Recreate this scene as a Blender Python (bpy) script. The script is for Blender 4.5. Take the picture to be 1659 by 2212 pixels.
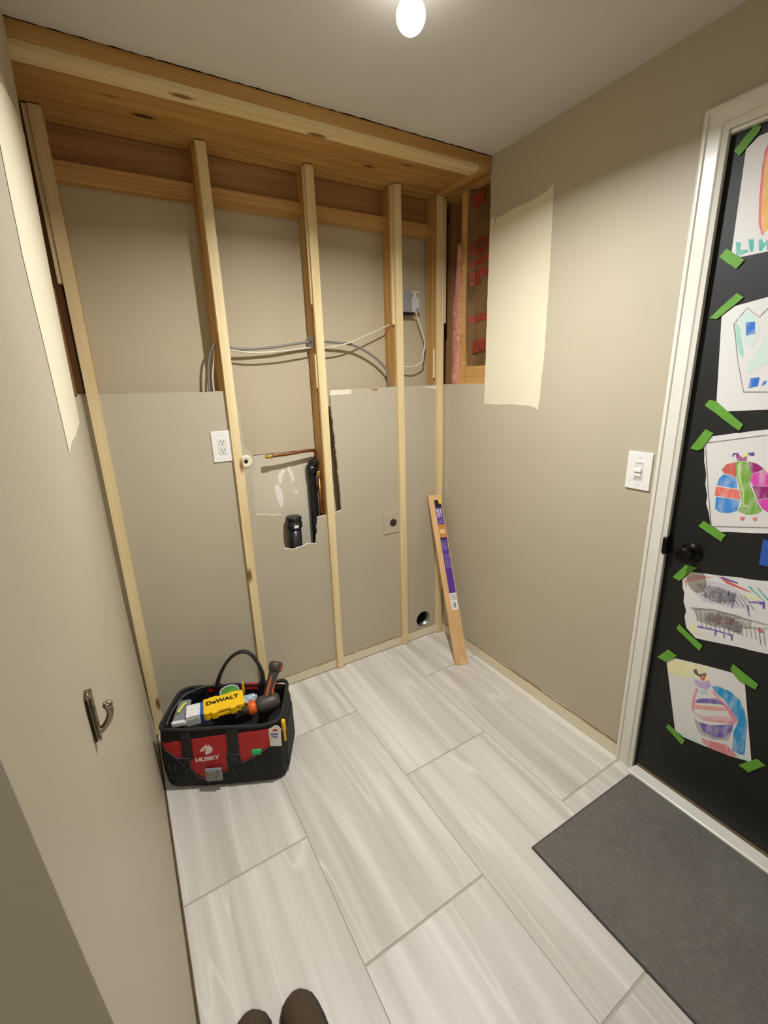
import bpy, bmesh, math, random
from mathutils import Vector, Matrix, noise
random.seed(7)
PI = math.pi
SC = bpy.context.scene
for o_ in list(bpy.data.objects): bpy.data.objects.remove(o_)
COL = SC.collection

# ------------------------------------------------------------------ camera
cam_d = bpy.data.cameras.new('camera'); cam = bpy.data.objects.new('camera', cam_d); COL.objects.link(cam)
cam_d.sensor_fit = 'HORIZONTAL'; cam_d.sensor_width = 36.0
cam_d.lens = 973.16 * 36.0 / 1659.0
cam_d.clip_start = 0.01
Rr = Vector((0.86013, -0.50922, -0.02937)); Ru = Vector((0.16564, 0.2244, 0.96032)); Rf = Vector((0.48242, 0.83087, -0.27736))
cam.matrix_world = Matrix(((Rr.x, Ru.x, -Rf.x, 0.07039), (Rr.y, Ru.y, -Rf.y, -2.03656), (Rr.z, Ru.z, -Rf.z, 1.52898), (0, 0, 0, 1)))
SC.camera = cam

# ------------------------------------------------------------------ view, world, lights
SC.view_settings.view_transform = 'Standard'; SC.view_settings.look = 'None'
SC.view_settings.gamma = 1.0; SC.view_settings.use_curve_mapping = False
SC.view_settings.exposure = 0.0
wd = bpy.data.worlds.new('world'); SC.world = wd; wd.use_nodes = True
wd.node_tree.nodes['Background'].inputs[0].default_value = (0.9, 0.85, 0.75, 1)
wd.node_tree.nodes['Background'].inputs[1].default_value = 0.05

def area(name, loc, rot, size, power, col, shape='DISK', sy=None):
    l = bpy.data.lights.new(name, 'AREA'); l.energy = power; l.color = col; l.shape = shape; l.size = size
    if sy: l.size_y = sy
    o = bpy.data.objects.new(name, l); COL.objects.link(o); o.location = loc; o.rotation_euler = rot
    return o
LAMP = (0.837, -0.915)

# fill light added in the hallway, out of frame behind the photographer
area('hall_fill', (0.1, -3.0, 2.40), (0, 0, 0), 0.25, 12.0, (0.96, 0.98, 1.0))

W = 1.644; H = 2.44; ZC = 1.51; YC = -0.335
def xl(z):
    t = z / H
    return -0.022 * 4 * t * (1 - t)
def yend(z): return -1.70 - 0.157 * (z - 1.15)
LP = 27.5
# ------------------------------------------------------------------ materials
def srgb(r, g, b):
    f = lambda c: (c/255/12.92) if c/255 <= 0.04045 else ((c/255+0.055)/1.055)**2.4
    return (f(r), f(g), f(b), 1.0)
def newmat(name):
    m = bpy.data.materials.new(name); m.use_nodes = True
    nt = m.node_tree; b = nt.nodes['Principled BSDF']
    return m, nt, b
def N(nt, t, **kw):
    n = nt.nodes.new(t)
    for k, v in kw.items():
        if k in n.inputs: n.inputs[k].default_value = v
        else: setattr(n, k, v)
    return n
def objcoord(nt, scale=(1, 1, 1), rand=True):
    tc = N(nt, 'ShaderNodeTexCoord'); mp = N(nt, 'ShaderNodeMapping'); mp.inputs['Scale'].default_value = scale
    if rand:
        oi = N(nt, 'ShaderNodeObjectInfo'); mu = N(nt, 'ShaderNodeMath', operation='MULTIPLY'); mu.inputs[1].default_value = 17.3
        nt.links.new(oi.outputs['Random'], mu.inputs[0])
        ad = N(nt, 'ShaderNodeVectorMath', operation='ADD')
        nt.links.new(tc.outputs['Object'], ad.inputs[0]); nt.links.new(mu.outputs[0], ad.inputs[1])
        nt.links.new(ad.outputs[0], mp.inputs['Vector'])
    else: nt.links.new(tc.outputs['Object'], mp.inputs['Vector'])
    return mp.outputs[0]
def ramp(nt, fac, stops):
    r = N(nt, 'ShaderNodeValToRGB'); e = r.color_ramp.elements
    while len(e) < len(stops): e.new(0.5)
    for i, (p, c) in enumerate(stops): e[i].position = p; e[i].color = c
    nt.links.new(fac, r.inputs[0]); return r.outputs[0]
def mix(nt, fac, a, b, mode='MIX'):
    m = N(nt, 'ShaderNodeMix', data_type='RGBA', blend_type=mode)
    for s, v in ((0, fac), (6, a), (7, b)):
        if hasattr(v, 'links'): nt.links.new(v, m.inputs[s])
        else: m.inputs[s].default_value = v
    return m.outputs[2]
def bump(nt, b, h, strength=0.1, dist=0.002):
    n = N(nt, 'ShaderNodeBump'); n.inputs['Strength'].default_value = strength; n.inputs['Distance'].default_value = dist
    nt.links.new(h, n.inputs['Height']); nt.links.new(n.outputs[0], b.inputs['Normal'])
def plain(name, col, rough=0.5, metal=0.0, nscale=60, amt=0.08, bs=0.05, **kw):
    m, nt, b = newmat(name)
    v = objcoord(nt); n = N(nt, 'ShaderNodeTexNoise', Scale=nscale, Detail=3.0); nt.links.new(v, n.inputs['Vector'])
    d = tuple(c*(1-amt) for c in col[:3]) + (1,); u = tuple(min(1, c*(1+amt)) for c in col[:3]) + (1,)
    nt.links.new(ramp(nt, n.outputs[0], [(0.3, d), (0.7, u)]), b.inputs['Base Color'])
    b.inputs['Roughness'].default_value = rough; b.inputs['Metallic'].default_value = metal
    bump(nt, b, n.outputs[0], bs, 0.001)
    for k, val in kw.items(): b.inputs[k.replace('_', ' ')].default_value = val
    return m
def wood(name, axis, light, dark, knot, kn=0.075, rough=0.6):
    m, nt, b = newmat(name)
    sc = [34, 34, 34]; sc[axis] = 1.6
    v = objcoord(nt, sc); n = N(nt, 'ShaderNodeTexNoise', Scale=1.0, Detail=5.0, Distortion=0.4); nt.links.new(v, n.inputs['Vector'])
    c = ramp(nt, n.outputs[0], [(0.32, dark), (0.5, tuple((a+q)/2 for a, q in zip(light, dark))), (0.68, light)])
    s2 = [17, 17, 17]; s2[axis] = 5.5
    v2 = objcoord(nt, s2); vo = N(nt, 'ShaderNodeTexVoronoi', Scale=0.55); nt.links.new(v2, vo.inputs['Vector'])
    kf = ramp(nt, vo.outputs['Distance'], [(kn, (1, 1, 1, 1)), (kn + 0.07, (0, 0, 0, 1))])
    c = mix(nt, kf, c, knot)
    nt.links.new(c, b.inputs['Base Color']); b.inputs['Roughness'].default_value = rough
    bump(nt, b, n.outputs[0], 0.12, 0.001)
    return m
M = {}
PALE = dict(light=srgb(236, 214, 166), dark=srgb(218, 192, 138), knot=srgb(128, 92, 50))
GOLD = dict(light=srgb(208, 164, 96), dark=srgb(176, 128, 66), knot=srgb(98, 62, 30))
OLD = dict(light=srgb(196, 150, 84), dark=srgb(170, 122, 60), knot=srgb(60, 34, 18))
RED = dict(light=srgb(176, 132, 82), dark=srgb(150, 106, 60), knot=srgb(56, 30, 18))
for ax, i in (('x', 0), ('y', 1), ('z', 2)):
    M['pale_'+ax] = wood('new_pine_'+ax, i, **PALE); M['gold_'+ax] = wood('golden_pine_'+ax, i, **GOLD)
    M['old_'+ax] = wood('aged_pine_'+ax, i, **OLD); M['red_'+ax] = wood('dark_pine_'+ax, i, **RED)
M['oak'] = wood('tan_board', 2, srgb(222, 178, 124), srgb(210, 166, 112), srgb(202, 158, 104), kn=-0.1)

def paint(name, col, rough=0.55, bs=0.12):
    m, nt, b = newmat(name)
    v = objcoord(nt, rand=False)
    n = N(nt, 'ShaderNodeTexNoise', Scale=2.2, Detail=2.0); nt.links.new(v, n.inputs['Vector'])
    d = tuple(c*0.965 for c in col[:3]) + (1,); u = tuple(c*1.03 for c in col[:3]) + (1,)
    nt.links.new(ramp(nt, n.outputs[0], [(0.3, d), (0.7, u)]), b.inputs['Base Color'])
    f = N(nt, 'ShaderNodeTexNoise', Scale=190.0, Detail=2.0); nt.links.new(v, f.inputs['Vector'])
    bump(nt, b, f.outputs[0], bs, 0.0008); b.inputs['Roughness'].default_value = rough
    return m
M['wall'] = paint('greige_wall_paint', srgb(184, 173, 149), 0.5)
M['ceil'] = paint('ceiling_paint', srgb(208, 204, 196), 0.8)
M['bare'] = paint('unpainted_cream_wall', srgb(224, 214, 184), 0.8)
M['gyp'] = plain('gypsum_core', srgb(226, 220, 202), 0.95, nscale=120, amt=0.1, bs=0.4)
M['paper'] = paint('drywall_back_paper', srgb(188, 174, 144), 0.85)
M['paper2'] = paint('drywall_back_paper_grey', srgb(206, 196, 172), 0.6)
M['torn'] = plain('torn_paper', srgb(160, 132, 92), 0.95, nscale=90, amt=0.25)
M['trim'] = plain('white_semi_gloss', srgb(226, 222, 208), 0.28, nscale=12, amt=0.02, bs=0.02)
M['white'] = plain('white_plastic', srgb(236, 233, 226), 0.3, nscale=10, amt=0.01, bs=0.0)
M['white2'] = plain('white_plastic_inner', srgb(222, 218, 210), 0.35, nscale=10, amt=0.01, bs=0.0)
M['dark'] = plain('black_void', srgb(20, 16, 12), 0.9)
M['door'] = plain('black_door_paint', srgb(18, 17, 15), 0.55, nscale=6, amt=0.12, bs=0.03)
M['bronze'] = plain('oil_rubbed_bronze', srgb(26, 22, 19), 0.3, metal=0.7)
M['nickel'] = plain('brushed_nickel', srgb(170, 160, 142), 0.22, metal=1.0, nscale=30, amt=0.03, bs=0.01)
M['copper'] = plain('copper_pipe', srgb(150, 96, 60), 0.35, metal=0.9, amt=0.2)
M['brass'] = plain('brass', srgb(220, 180, 90), 0.25, metal=1.0)
M['abs'] = plain('black_abs', srgb(26, 26, 28), 0.3, amt=0.3)
M['galv'] = plain('galvanised_duct', srgb(150, 156, 150), 0.35, metal=0.9, nscale=25, amt=0.25)
M['greycab'] = plain('grey_cable', srgb(128, 122, 116), 0.45)
M['whitecab'] = plain('white_cable', srgb(214, 204, 182), 0.45)
M['greybox'] = plain('grey_plastic_box', srgb(140, 138, 138), 0.5)
M['lightbox'] = plain('light_grey_plastic', srgb(198, 198, 196), 0.45)
M['steel'] = plain('steel_plate', srgb(150, 148, 144), 0.35, metal=0.9)
M['hole_shade'] = plain('dark_gap', srgb(44, 32, 20), 0.9)  # dark tone painted in for the shade inside a hole

def kraft():
    m, nt, b = newmat('brown_kraft_paper'); v = objcoord(nt)
    n = N(nt, 'ShaderNodeTexNoise', Scale=9.0, Detail=6.0); nt.links.new(v, n.inputs['Vector'])
    nt.links.new(ramp(nt, n.outputs[0], [(0.3, srgb(92, 64, 32)), (0.7, srgb(126, 94, 52))]), b.inputs['Base Color'])
    b.inputs['Roughness'].default_value = 0.8; bump(nt, b, n.outputs[0], 0.5, 0.01); return m
M['kraft'] = kraft()
M['pink'] = plain('pink_fibreglass', srgb(196, 134, 116), 0.95, nscale=55, amt=0.28, bs=0.9)
M['redink'] = plain('red_print', srgb(150, 52, 32), 0.6, nscale=14, amt=0.3)

def tile_mat():
    m, nt, b = newmat('striated_porcelain')
    v = objcoord(nt, (19, 0.7, 19)); n = N(nt, 'ShaderNodeTexNoise', Scale=1.0, Detail=4.0, Distortion=0.15); nt.links.new(v, n.inputs['Vector'])
    c = ramp(nt, n.outputs[0], [(0.30, srgb(176, 168, 155)), (0.45, srgb(200, 193, 181)), (0.56, srgb(210, 204, 193)), (0.68, srgb(230, 225, 214))])
    v2 = objcoord(nt, (5.0, 0.4, 5)); n2 = N(nt, 'ShaderNodeTexNoise', Scale=1.0, Detail=2.0, Distortion=0.35); nt.links.new(v2, n2.inputs['Vector'])
    vein = ramp(nt, n2.outputs[0], [(0.455, (0, 0, 0, 1)), (0.468, (0.6, 0.6, 0.6, 1)), (0.478, (0, 0, 0, 1)), (0.60, (0, 0, 0, 1)), (0.612, (0.5, 0.5, 0.5, 1)), (0.622, (0, 0, 0, 1))])
    c = mix(nt, vein, c, srgb(238, 234, 223))
    v3 = objcoord(nt, (3.2, 0.3, 3)); n3 = N(nt, 'ShaderNodeTexNoise', Scale=1.0, Detail=1.0); nt.links.new(v3, n3.inputs['Vector'])
    c = mix(nt, 0.35, c, ramp(nt, n3.outputs[0], [(0.35, srgb(190, 182, 168)), (0.65, srgb(222, 215, 203))]))
    nt.links.new(c, b.inputs['Base Color']); b.inputs['Roughness'].default_value = 0.42
    bump(nt, b, n.outputs[0], 0.05, 0.001); return m
M['tile'] = tile_mat()
M['grout'] = plain('grout', srgb(178, 170, 154), 0.95, nscale=200, amt=0.1, bs=0.3)

def mat_mat():
    m, nt, b = newmat('charcoal_mat')
    v = objcoord(nt, (160, 40, 60)); n = N(nt, 'ShaderNodeTexNoise', Scale=1.0, Detail=4.0); nt.links.new(v, n.inputs['Vector'])
    v2 = objcoord(nt, (4, 4, 4)); n2 = N(nt, 'ShaderNodeTexNoise', Scale=1.0, Detail=3.0); nt.links.new(v2, n2.inputs['Vector'])
    c = ramp(nt, n.outputs[0], [(0.3, srgb(92, 86, 80)), (0.62, srgb(112, 105, 98)), (0.75, srgb(132, 125, 116))])
    c = mix(nt, 0.3, c, ramp(nt, n2.outputs[0], [(0.4, srgb(92, 86, 82)), (0.6, srgb(110, 106, 98))]))
    nt.links.new(c, b.inputs['Base Color']); b.inputs['Roughness'].default_value = 0.95
    bump(nt, b, n.outputs[0], 0.6, 0.003); return m
M['mat'] = mat_mat()
M['rubber'] = plain('mat_edge_rubber', srgb(70, 64, 60), 0.8)
M['black'] = plain('black_nylon', srgb(15, 14, 15), 0.75, nscale=300, amt=0.4, bs=0.5)
M['black2'] = plain('black_webbing', srgb(30, 28, 28), 0.7, nscale=220, amt=0.4, bs=0.5)
M['redfab'] = plain('red_nylon', srgb(176, 34, 36), 0.6, nscale=240, amt=0.15, bs=0.4)
M['stitch'] = plain('grey_piping', srgb(88, 86, 86), 0.6)
M['print'] = plain('white_print', srgb(230, 214, 208), 0.6)
M['yellow'] = plain('yellow_plastic', srgb(248, 200, 22), 0.4, nscale=15, amt=0.03)
M['inkblack'] = plain('black_print', srgb(24, 22, 20), 0.5)
M['orange'] = plain('orange_plastic', srgb(226, 98, 34), 0.4, amt=0.05)
M['dgrey'] = plain('dark_grey_plastic', srgb(66, 58, 52), 0.45, amt=0.15)
M['green'] = plain('green_plastic', srgb(86, 148, 44), 0.4)
M['teal'] = plain('bright_green_plastic', srgb(38, 190, 110), 0.4)
M['bluebox'] = plain('blue_card', srgb(46, 104, 190), 0.45)
M['paleblue'] = plain('pale_blue_plastic', srgb(176, 196, 202), 0.35)
M['card'] = plain('white_card', srgb(232, 230, 226), 0.5)
M['purple'] = plain('purple_sticker', srgb(88, 50, 140), 0.45)
M['lilac'] = plain('lilac_print', srgb(196, 180, 214), 0.5)
M['amber'] = plain('amber_print', srgb(196, 128, 60), 0.5)
M['peach'] = plain('peach_print', srgb(236, 190, 140), 0.5)
M['brown'] = plain('brown_suede', srgb(72, 58, 38), 0.85, nscale=120, amt=0.12, bs=0.4)
M['sole'] = plain('dark_sole', srgb(44, 34, 26), 0.7)
M['kelly'] = plain('green_painters_tape', srgb(98, 156, 50), 0.6, nscale=40, amt=0.08)
M['bluetape'] = plain('blue_painters_tape', srgb(40, 84, 170), 0.6, nscale=40, amt=0.12)
def glassy(name, col, rough=0.1, tr=0.85):
    m, nt, b = newmat(name); b.inputs['Base Color'].default_value = col; b.inputs['Roughness'].default_value = rough
    b.inputs['Transmission Weight'].default_value = tr; b.inputs['IOR'].default_value = 1.3; return m
M['clear'] = glassy('clear_plastic', (0.9, 0.92, 0.92, 1), 0.08, 0.9)
M['smoke'] = glassy('tinted_plastic', (0.5, 0.52, 0.55, 1), 0.12, 0.6)
def emis(name, col, s):
    m, nt, b = newmat(name); b.inputs['Base Color'].default_value = col
    b.inputs['Emission Color'].default_value = col; b.inputs['Emission Strength'].default_value = s; return m
M['bulb'] = emis('glowing_bulb_glass', (1.0, 0.97, 0.93, 1), 16.0)
def crayon(name, col, dens=0.5, scale=60):
    m, nt, b = newmat('crayon_' + name)
    v = objcoord(nt, (1, 1, 0.35)); n = N(nt, 'ShaderNodeTexNoise', Scale=float(scale), Detail=3.0); nt.links.new(v, n.inputs['Vector'])
    pap = srgb(222, 218, 212)
    nt.links.new(ramp(nt, n.outputs[0], [(dens - 0.1, col), (dens + 0.14, tuple(c*0.6 + q*0.4 for c, q in zip(col, pap)))]), b.inputs['Base Color'])
    b.inputs['Roughness'].default_value = 0.6; return m
CR = dict(teal=(70, 178, 160), pink=(226, 110, 120), ochre=(232, 178, 90), outline=(128, 122, 122), mint=(150, 208, 186), palemint=(196, 222, 210),
          blue=(40, 110, 200), red=(206, 96, 84), skyblue=(60, 140, 210), coral=(232, 110, 92), green=(120, 168, 60), palegreen=(176, 206, 130),
          plum=(150, 30, 110), magenta=(214, 70, 170), navy=(60, 40, 130), yellow=(236, 220, 90), lilac=(196, 190, 204), greyscrib=(160, 152, 148),
          rose=(214, 140, 140), paleyellow=(232, 226, 170), violet=(110, 80, 170), skyblue2=(40, 146, 200), rosy=(222, 130, 150), violet2=(112, 92, 168),
          salmon=(226, 160, 146), palerose=(220, 180, 178), lilac2=(190, 160, 206), redd=(200, 80, 70), dark=(60, 50, 60), palesky=(180, 210, 210), rosepink=(216, 130, 136))
M['sheet'] = plain('drawing_paper', srgb(222, 219, 214), 0.65, nscale=8, amt=0.03, bs=0.15)
for k_, c_ in CR.items(): M['c_'+k_] = crayon(k_, srgb(*c_), 0.42 if k_ in ('lilac', 'greyscrib', 'palemint', 'rose') else 0.55)

M['scuff'] = paint('white_scuff', srgb(236, 230, 216), 0.5)
# ------------------------------------------------------------------ object helpers
def prop(o, label=None, cat=None, group=None, kind=None):
    if label: o['label'] = label
    if cat: o['category'] = cat
    if group: o['group'] = group
    if kind: o['kind'] = kind
    return o
def thing(name, label, cat, loc=(0, 0, 0), rz=0.0, group=None, kind=None):
    o = bpy.data.objects.new(name, None); COL.objects.link(o); o.empty_display_size = 0.05
    o.matrix_world = Matrix.Translation(Vector(loc)) @ Matrix.Rotation(rz, 4, 'Z')
    return prop(o, label, cat, group, kind)
def link(name, bm, mats, parent=None, smooth=False, local=True, centre=True, label=None):
    """one mesh object; with local=True a child's vertices are already in the parent's frame"""
    bmesh.ops.recalc_face_normals(bm, faces=bm.faces[:])
    if not isinstance(mats, (list, tuple)): mats = [mats]
    off = Vector((0, 0, 0))
    if centre and bm.verts:
        xs = [v.co for v in bm.verts]
        off = Vector(((min(p.x for p in xs)+max(p.x for p in xs))/2, (min(p.y for p in xs)+max(p.y for p in xs))/2, min(p.z for p in xs)))
        bmesh.ops.translate(bm, verts=bm.verts[:], vec=-off)
    me = bpy.data.meshes.new(name); bm.to_mesh(me); bm.free()
    for m in mats: me.materials.append(m)
    if smooth:
        for p in me.polygons: p.use_smooth = True
    o = bpy.data.objects.new(name, me); COL.objects.link(o)
    if parent:
        o.parent = parent
        if not local: o.matrix_parent_inverse = WM(parent).inverted()
    o.location = off
    if label: o['label'] = label
    return o
def WM(o):
    m = o.matrix_parent_inverse @ o.matrix_basis if o.parent else o.matrix_basis
    return (WM(o.parent) @ m) if o.parent else m
def bbox(bm, lo, hi, bev=0.0, seg=2, mi=0, mat=None):
    r = bmesh.ops.create_cube(bm, size=1.0); vs = r['verts']
    for v in vs: v.co = Vector([lo[i] + (v.co[i]+0.5)*(hi[i]-lo[i]) for i in range(3)])
    fs = list({f for v in vs for f in v.link_faces})
    if bev > 0:
        es = list({e for v in vs for e in v.link_edges})
        r = bmesh.ops.bevel(bm, geom=es, offset=bev, segments=seg, affect='EDGES', profile=0.5)
        fs = list(set(r['faces']) | {f for f in fs if f.is_valid}); vs = list({v for f in fs for v in f.verts})
    for f in fs: f.material_index = mi
    if mat is not None: bmesh.ops.transform(bm, matrix=mat, verts=vs)
    return vs
def box(name, lo, hi, mat, parent=None, bev=0.0, local=True, rot=None, label=None):
    bm = bmesh.new(); bbox(bm, lo, hi, bev, mat=rot)
    return link(name, bm, mat, parent, local=local, label=label)
def frame(axis):
    a = axis.normalized(); t = Vector((0, 0, 1)) if abs(a.z) < 0.9 else Vector((1, 0, 0))
    u = a.cross(t).normalized(); return u, a.cross(u).normalized()
def tube(bm, pts, rad, n=10, cap=True, mi=0, flat=1.0):
    pts = [Vector(p) for p in pts]; rings = []
    rs = rad if isinstance(rad, (list, tuple)) else [rad]*len(pts)
    pu = None
    for i, p in enumerate(pts):
        d = (pts[min(i+1, len(pts)-1)] - pts[max(i-1, 0)])
        if pu is None: u, w = frame(d)
        else:
            a = d.normalized(); u = (pu - a*pu.dot(a)).normalized(); w = a.cross(u)
        pu = u
        rings.append([bm.verts.new(p + (u*math.cos(2*PI*k/n) + w*math.sin(2*PI*k/n)*flat)*rs[i]) for k in range(n)])
    for a, b in zip(rings, rings[1:]):
        for k in range(n):
            f = bm.faces.new((a[k], a[(k+1) % n], b[(k+1) % n], b[k])); f.material_index = mi; f.smooth = True
    if cap:
        for r in (rings[0], rings[-1]):
            f = bm.faces.new(r); f.material_index = mi
    return rings
def spline(pts, k=6):
    pts = [Vector(p) for p in pts]; out = []
    for i in range(len(pts)-1):
        a = pts[max(i-1, 0)]; b = pts[i]; c = pts[i+1]; d = pts[min(i+2, len(pts)-1)]
        for j in range(k):
            t = j/k
            out.append(0.5*((2*b) + (c-a)*t + (2*a-5*b+4*c-d)*t*t + (3*b-3*c+d-a)*t**3))
    out.append(pts[-1]); return out
def lathe(bm, prof, n=24, M4=None, mi=0, cap=True):
    """prof: (radius, height) list round local z"""
    rings = []
    for r, h in prof:
        rings.append([bm.verts.new(Vector((r*math.cos(2*PI*k/n), r*math.sin(2*PI*k/n), h))) for k in range(n)])
    for a, b in zip(rings, rings[1:]):
        for k in range(n):
            f = bm.faces.new((a[k], a[(k+1) % n], b[(k+1) % n], b[k])); f.material_index = mi; f.smooth = True
    if cap:
        for r in (rings[0], rings[-1]):
            if prof[0][0] > 1e-6: bm.faces.new(r).material_index = mi
    if M4 is not None: bmesh.ops.transform(bm, matrix=M4, verts=[v for r in rings for v in r])
def axisM(p, d):
    """matrix taking +z to direction d at point p"""
    d = Vector(d).normalized(); return Matrix.Translation(Vector(p)) @ d.to_track_quat('Z', 'Y').to_matrix().to_4x4()
def polyfaces(bm, loops, fn, mi=0):
    """planar polygon with holes -> triangulated faces, mapped with fn(u, v)"""
    es = []
    for lp in loops:
        vs = [bm.verts.new((p[0], p[1], 0)) for p in lp]
        es += [bm.edges.new((vs[i], vs[(i+1) % len(vs)])) for i in range(len(vs))]
    r = bmesh.ops.triangle_fill(bm, use_beauty=True, use_dissolve=False, edges=es)
    fs = [g for g in r['geom'] if isinstance(g, bmesh.types.BMFace)]
    vs = list({v for f in fs for v in f.verts})
    for v in vs: v.co = Vector(fn(v.co.x, v.co.y))
    for f in fs: f.material_index = mi
    return fs
def plate(bm, loops, fn, thick, mi=0, edge_mi=None, back_mi=None):
    """extruded polygon; thick = vector from the front face to the back face"""
    fs = polyfaces(bm, loops, fn, mi)
    r = bmesh.ops.extrude_face_region(bm, geom=fs, use_keep_orig=True)
    nv = [g for g in r['geom'] if isinstance(g, bmesh.types.BMVert)]
    nf = {g for g in r['geom'] if isinstance(g, bmesh.types.BMFace)}
    bmesh.ops.translate(bm, verts=nv, vec=Vector(thick))
    nvs = set(nv)
    for f in bm.faces:
        k = sum(1 for v in f.verts if v in nvs)
        if f in nf:
            if back_mi is not None: f.material_index = back_mi
        elif 0 < k < len(f.verts) and edge_mi is not None: f.material_index = edge_mi
def jag(pts, step, amp, closed=False, seed=1, skip=None):
    rnd = random.Random(seed); out = []
    n = len(pts) if closed else len(pts)-1
    for i in range(n):
        a = Vector(pts[i]); b = Vector(pts[(i+1) % len(pts)]); out.append(tuple(a))
        if skip and skip(i): continue
        k = int((b-a).length/step); nrm = Vector((-(b-a).y, (b-a).x)).normalized() if (b-a).length > 0 else Vector((0, 0))
        for j in range(1, k):
            out.append(tuple(a + (b-a)*((j+rnd.uniform(-.3, .3))/k) + nrm*rnd.uniform(-amp, amp)))
    if not closed: out.append(tuple(pts[-1]))
    return out
FONT_CACHE = {}
def text_mesh(s, size, bold=0.0, extrude=0.0006):
    c = bpy.data.curves.new('txt', 'FONT'); c.body = s; c.size = size; c.align_x = 'CENTER'; c.align_y = 'CENTER'
    c.offset = bold; c.extrude = extrude; c.resolution_u = 2
    o = bpy.data.objects.new('txt', c); COL.objects.link(o); bpy.context.view_layer.update()
    me = bpy.data.meshes.new_from_object(o.evaluated_get(bpy.context.evaluated_depsgraph_get()))
    bpy.data.objects.remove(o); bpy.data.curves.remove(c); return me
def text(name, s, size, M4, mat, parent, bold=0.0, warp=None, sx=1.0):
    me = text_mesh(s, size, bold); bm = bmesh.new(); bm.from_mesh(me)
    bmesh.ops.scale(bm, vec=(sx, 1, 1), verts=bm.verts[:])
    bmesh.ops.transform(bm, matrix=M4, verts=bm.verts[:])
    if warp:
        for v in bm.verts: v.co = Vector(warp(v.co))
    return link(name, bm, mat, parent, centre=False)

# ------------------------------------------------------------------ floor and tiles
bm = bmesh.new(); bbox(bm, (-1.5, -3.7, -0.06), (W+0.25, 0.2, -0.002)); floor = link('floor', bm, M['grout'], centre=False); prop(floor, kind='structure')
colx = [-1.330, -0.894, -0.458, -0.022, 0.413, 0.849, 1.280, W+0.03]
joints = [[-.35, -1.235, -2.12, -3.0], [-.80, -1.69, -2.57, -3.46], [-.36, -1.25, -2.14, -3.02], [-.843, -1.728, -2.613, -3.5], [-.372, -1.263, -2.148, -3.03], [-.805, -1.67, -2.555, -3.44], [-.330, -1.213, -2.10, -2.98]]
for c in range(7):
    x0 = colx[c] + 0.0012 if c != 3 else 0.007; x1 = colx[c+1] - 0.0012; xm = (x0+x1)/2
    ys = [0.0 if c >= 3 else -1.36] + joints[c] + [-3.6]
    for j in range(len(ys)-1):
        ya, yb = ys[j], ys[j+1]
        if ya < -3.55 or ya > 0.01: continue
        if c < 3:
            if yb > -1.40: continue
            ya = min(ya, -1.40)
        sa = 0.022 if 0 < j else 0.0; sb = 0.022 if j < len(ys)-2 else 0.0
        g = 0.0034
        bm = bmesh.new()
        q = [(x0, ya - g + (x0-xm)*sa), (x1, ya - g + (x1-xm)*sa), (x1, yb + g + (x1-xm)*sb), (x0, yb + g + (x0-xm)*sb)]
        plate(bm, [q], lambda u, v: (u, v, 0.0), (0, 0, -0.008))
        t_ = link('tile', bm, M['tile'], floor)
        b_ = t_.modifiers.new('edge', 'BEVEL'); b_.width = 0.0008; b_.segments = 1; b_.limit_method = 'ANGLE'

# ------------------------------------------------------------------ ceiling
bm = bmesh.new()
cut = jag([(W+0.0127, YC-0.002), (-0.035, YC+0.001)], 0.016, 0.0026, seed=4)
plate(bm, [cut + [(-1.5, YC), (-1.5, -3.7), (W+0.0127, -3.7)]], lambda u, v: (u, v, H), (0, 0, 0.0127), 0, 1, 1)
ceiling = link('ceiling', bm, [M['ceil'], M['gyp']], centre=False); prop(ceiling, kind='structure')
box('seal_cap', (-1.5, -3.7, H+0.06), (W+0.3, 0.3, H+0.09), M['old_x'], ceiling)  # cap added above the ceiling to seal out stray light
for i_ in range(3):
    box('joist', (-1.5, -3.6+i_*0.9, H+0.0135), (W+0.2, -3.56+i_*0.9, H+0.06), M['old_x'], ceiling)

# ------------------------------------------------------------------ back wall: lower drywall with its cut-outs
hole_r = [(.980, 1.500), (.976, 1.441), (.988, 1.261), (.995, 1.087), (1.004, .902), (.975, .896), (.926, .890), (.868, .889)]
hole_b = [(.868, .889), (.862, .82), (.850, .752), (.800, .760), (.740, .746), (.683, .759), (.686, .932), (.567, .956)]
hole_l = [(.567, .956), (.568, 1.108), (.570, 1.153), (.585, 1.185), (.587, 1.222), (.572, 1.250), (.549, 1.269), (.544, 1.420), (.530, 1.512)]
top_r = [(W, 1.506), (1.50, 1.503), (1.30, 1.502), (1.09, 1.500), (.980, 1.500)]
top_l = [(.530, 1.512), (.484, 1.511), (.2, 1.514), (-.03, 1.518)]
outline = [(-.03, 0.002), (W, 0.002)] + jag(top_r, .02, .0014, seed=1) + jag(hole_r, .015, .0022, seed=2)[1:] + jag(hole_b, .015, .0032, seed=3)[1:] + jag(hole_l, .015, .0022, seed=5)[1:] + jag(top_l, .02, .002, seed=6)[1:]
VX, VZ, VR = 1.510, 0.118, 0.052
vent = [(VX + VR*math.cos(2*PI*k/28)*(1+.015*math.sin(k*5)), VZ + VR*math.sin(2*PI*k/28)) for k in range(28)]
bm = bmesh.new(); plate(bm, [outline, vent], lambda u, v: (u, 0.0, v), (0, 0.0127, 0), 0, 1, 1)
wall_back = link('wall_back', bm, [M['wall'], M['gyp']], centre=False); prop(wall_back, kind='structure')
box('rear_panel', (-0.14, 0.1030, 1.215), (W+0.0127, 0.1150, 2.46), M['paper'], wall_back, label='back of the neighbouring drywall, upper sheet')
box('rear_panel', (-0.14, 0.1032, -0.05), (W+0.0127, 0.1152, 1.212), M['paper2'], wall_back, label='back of the neighbouring drywall, lower paler sheet')
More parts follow.
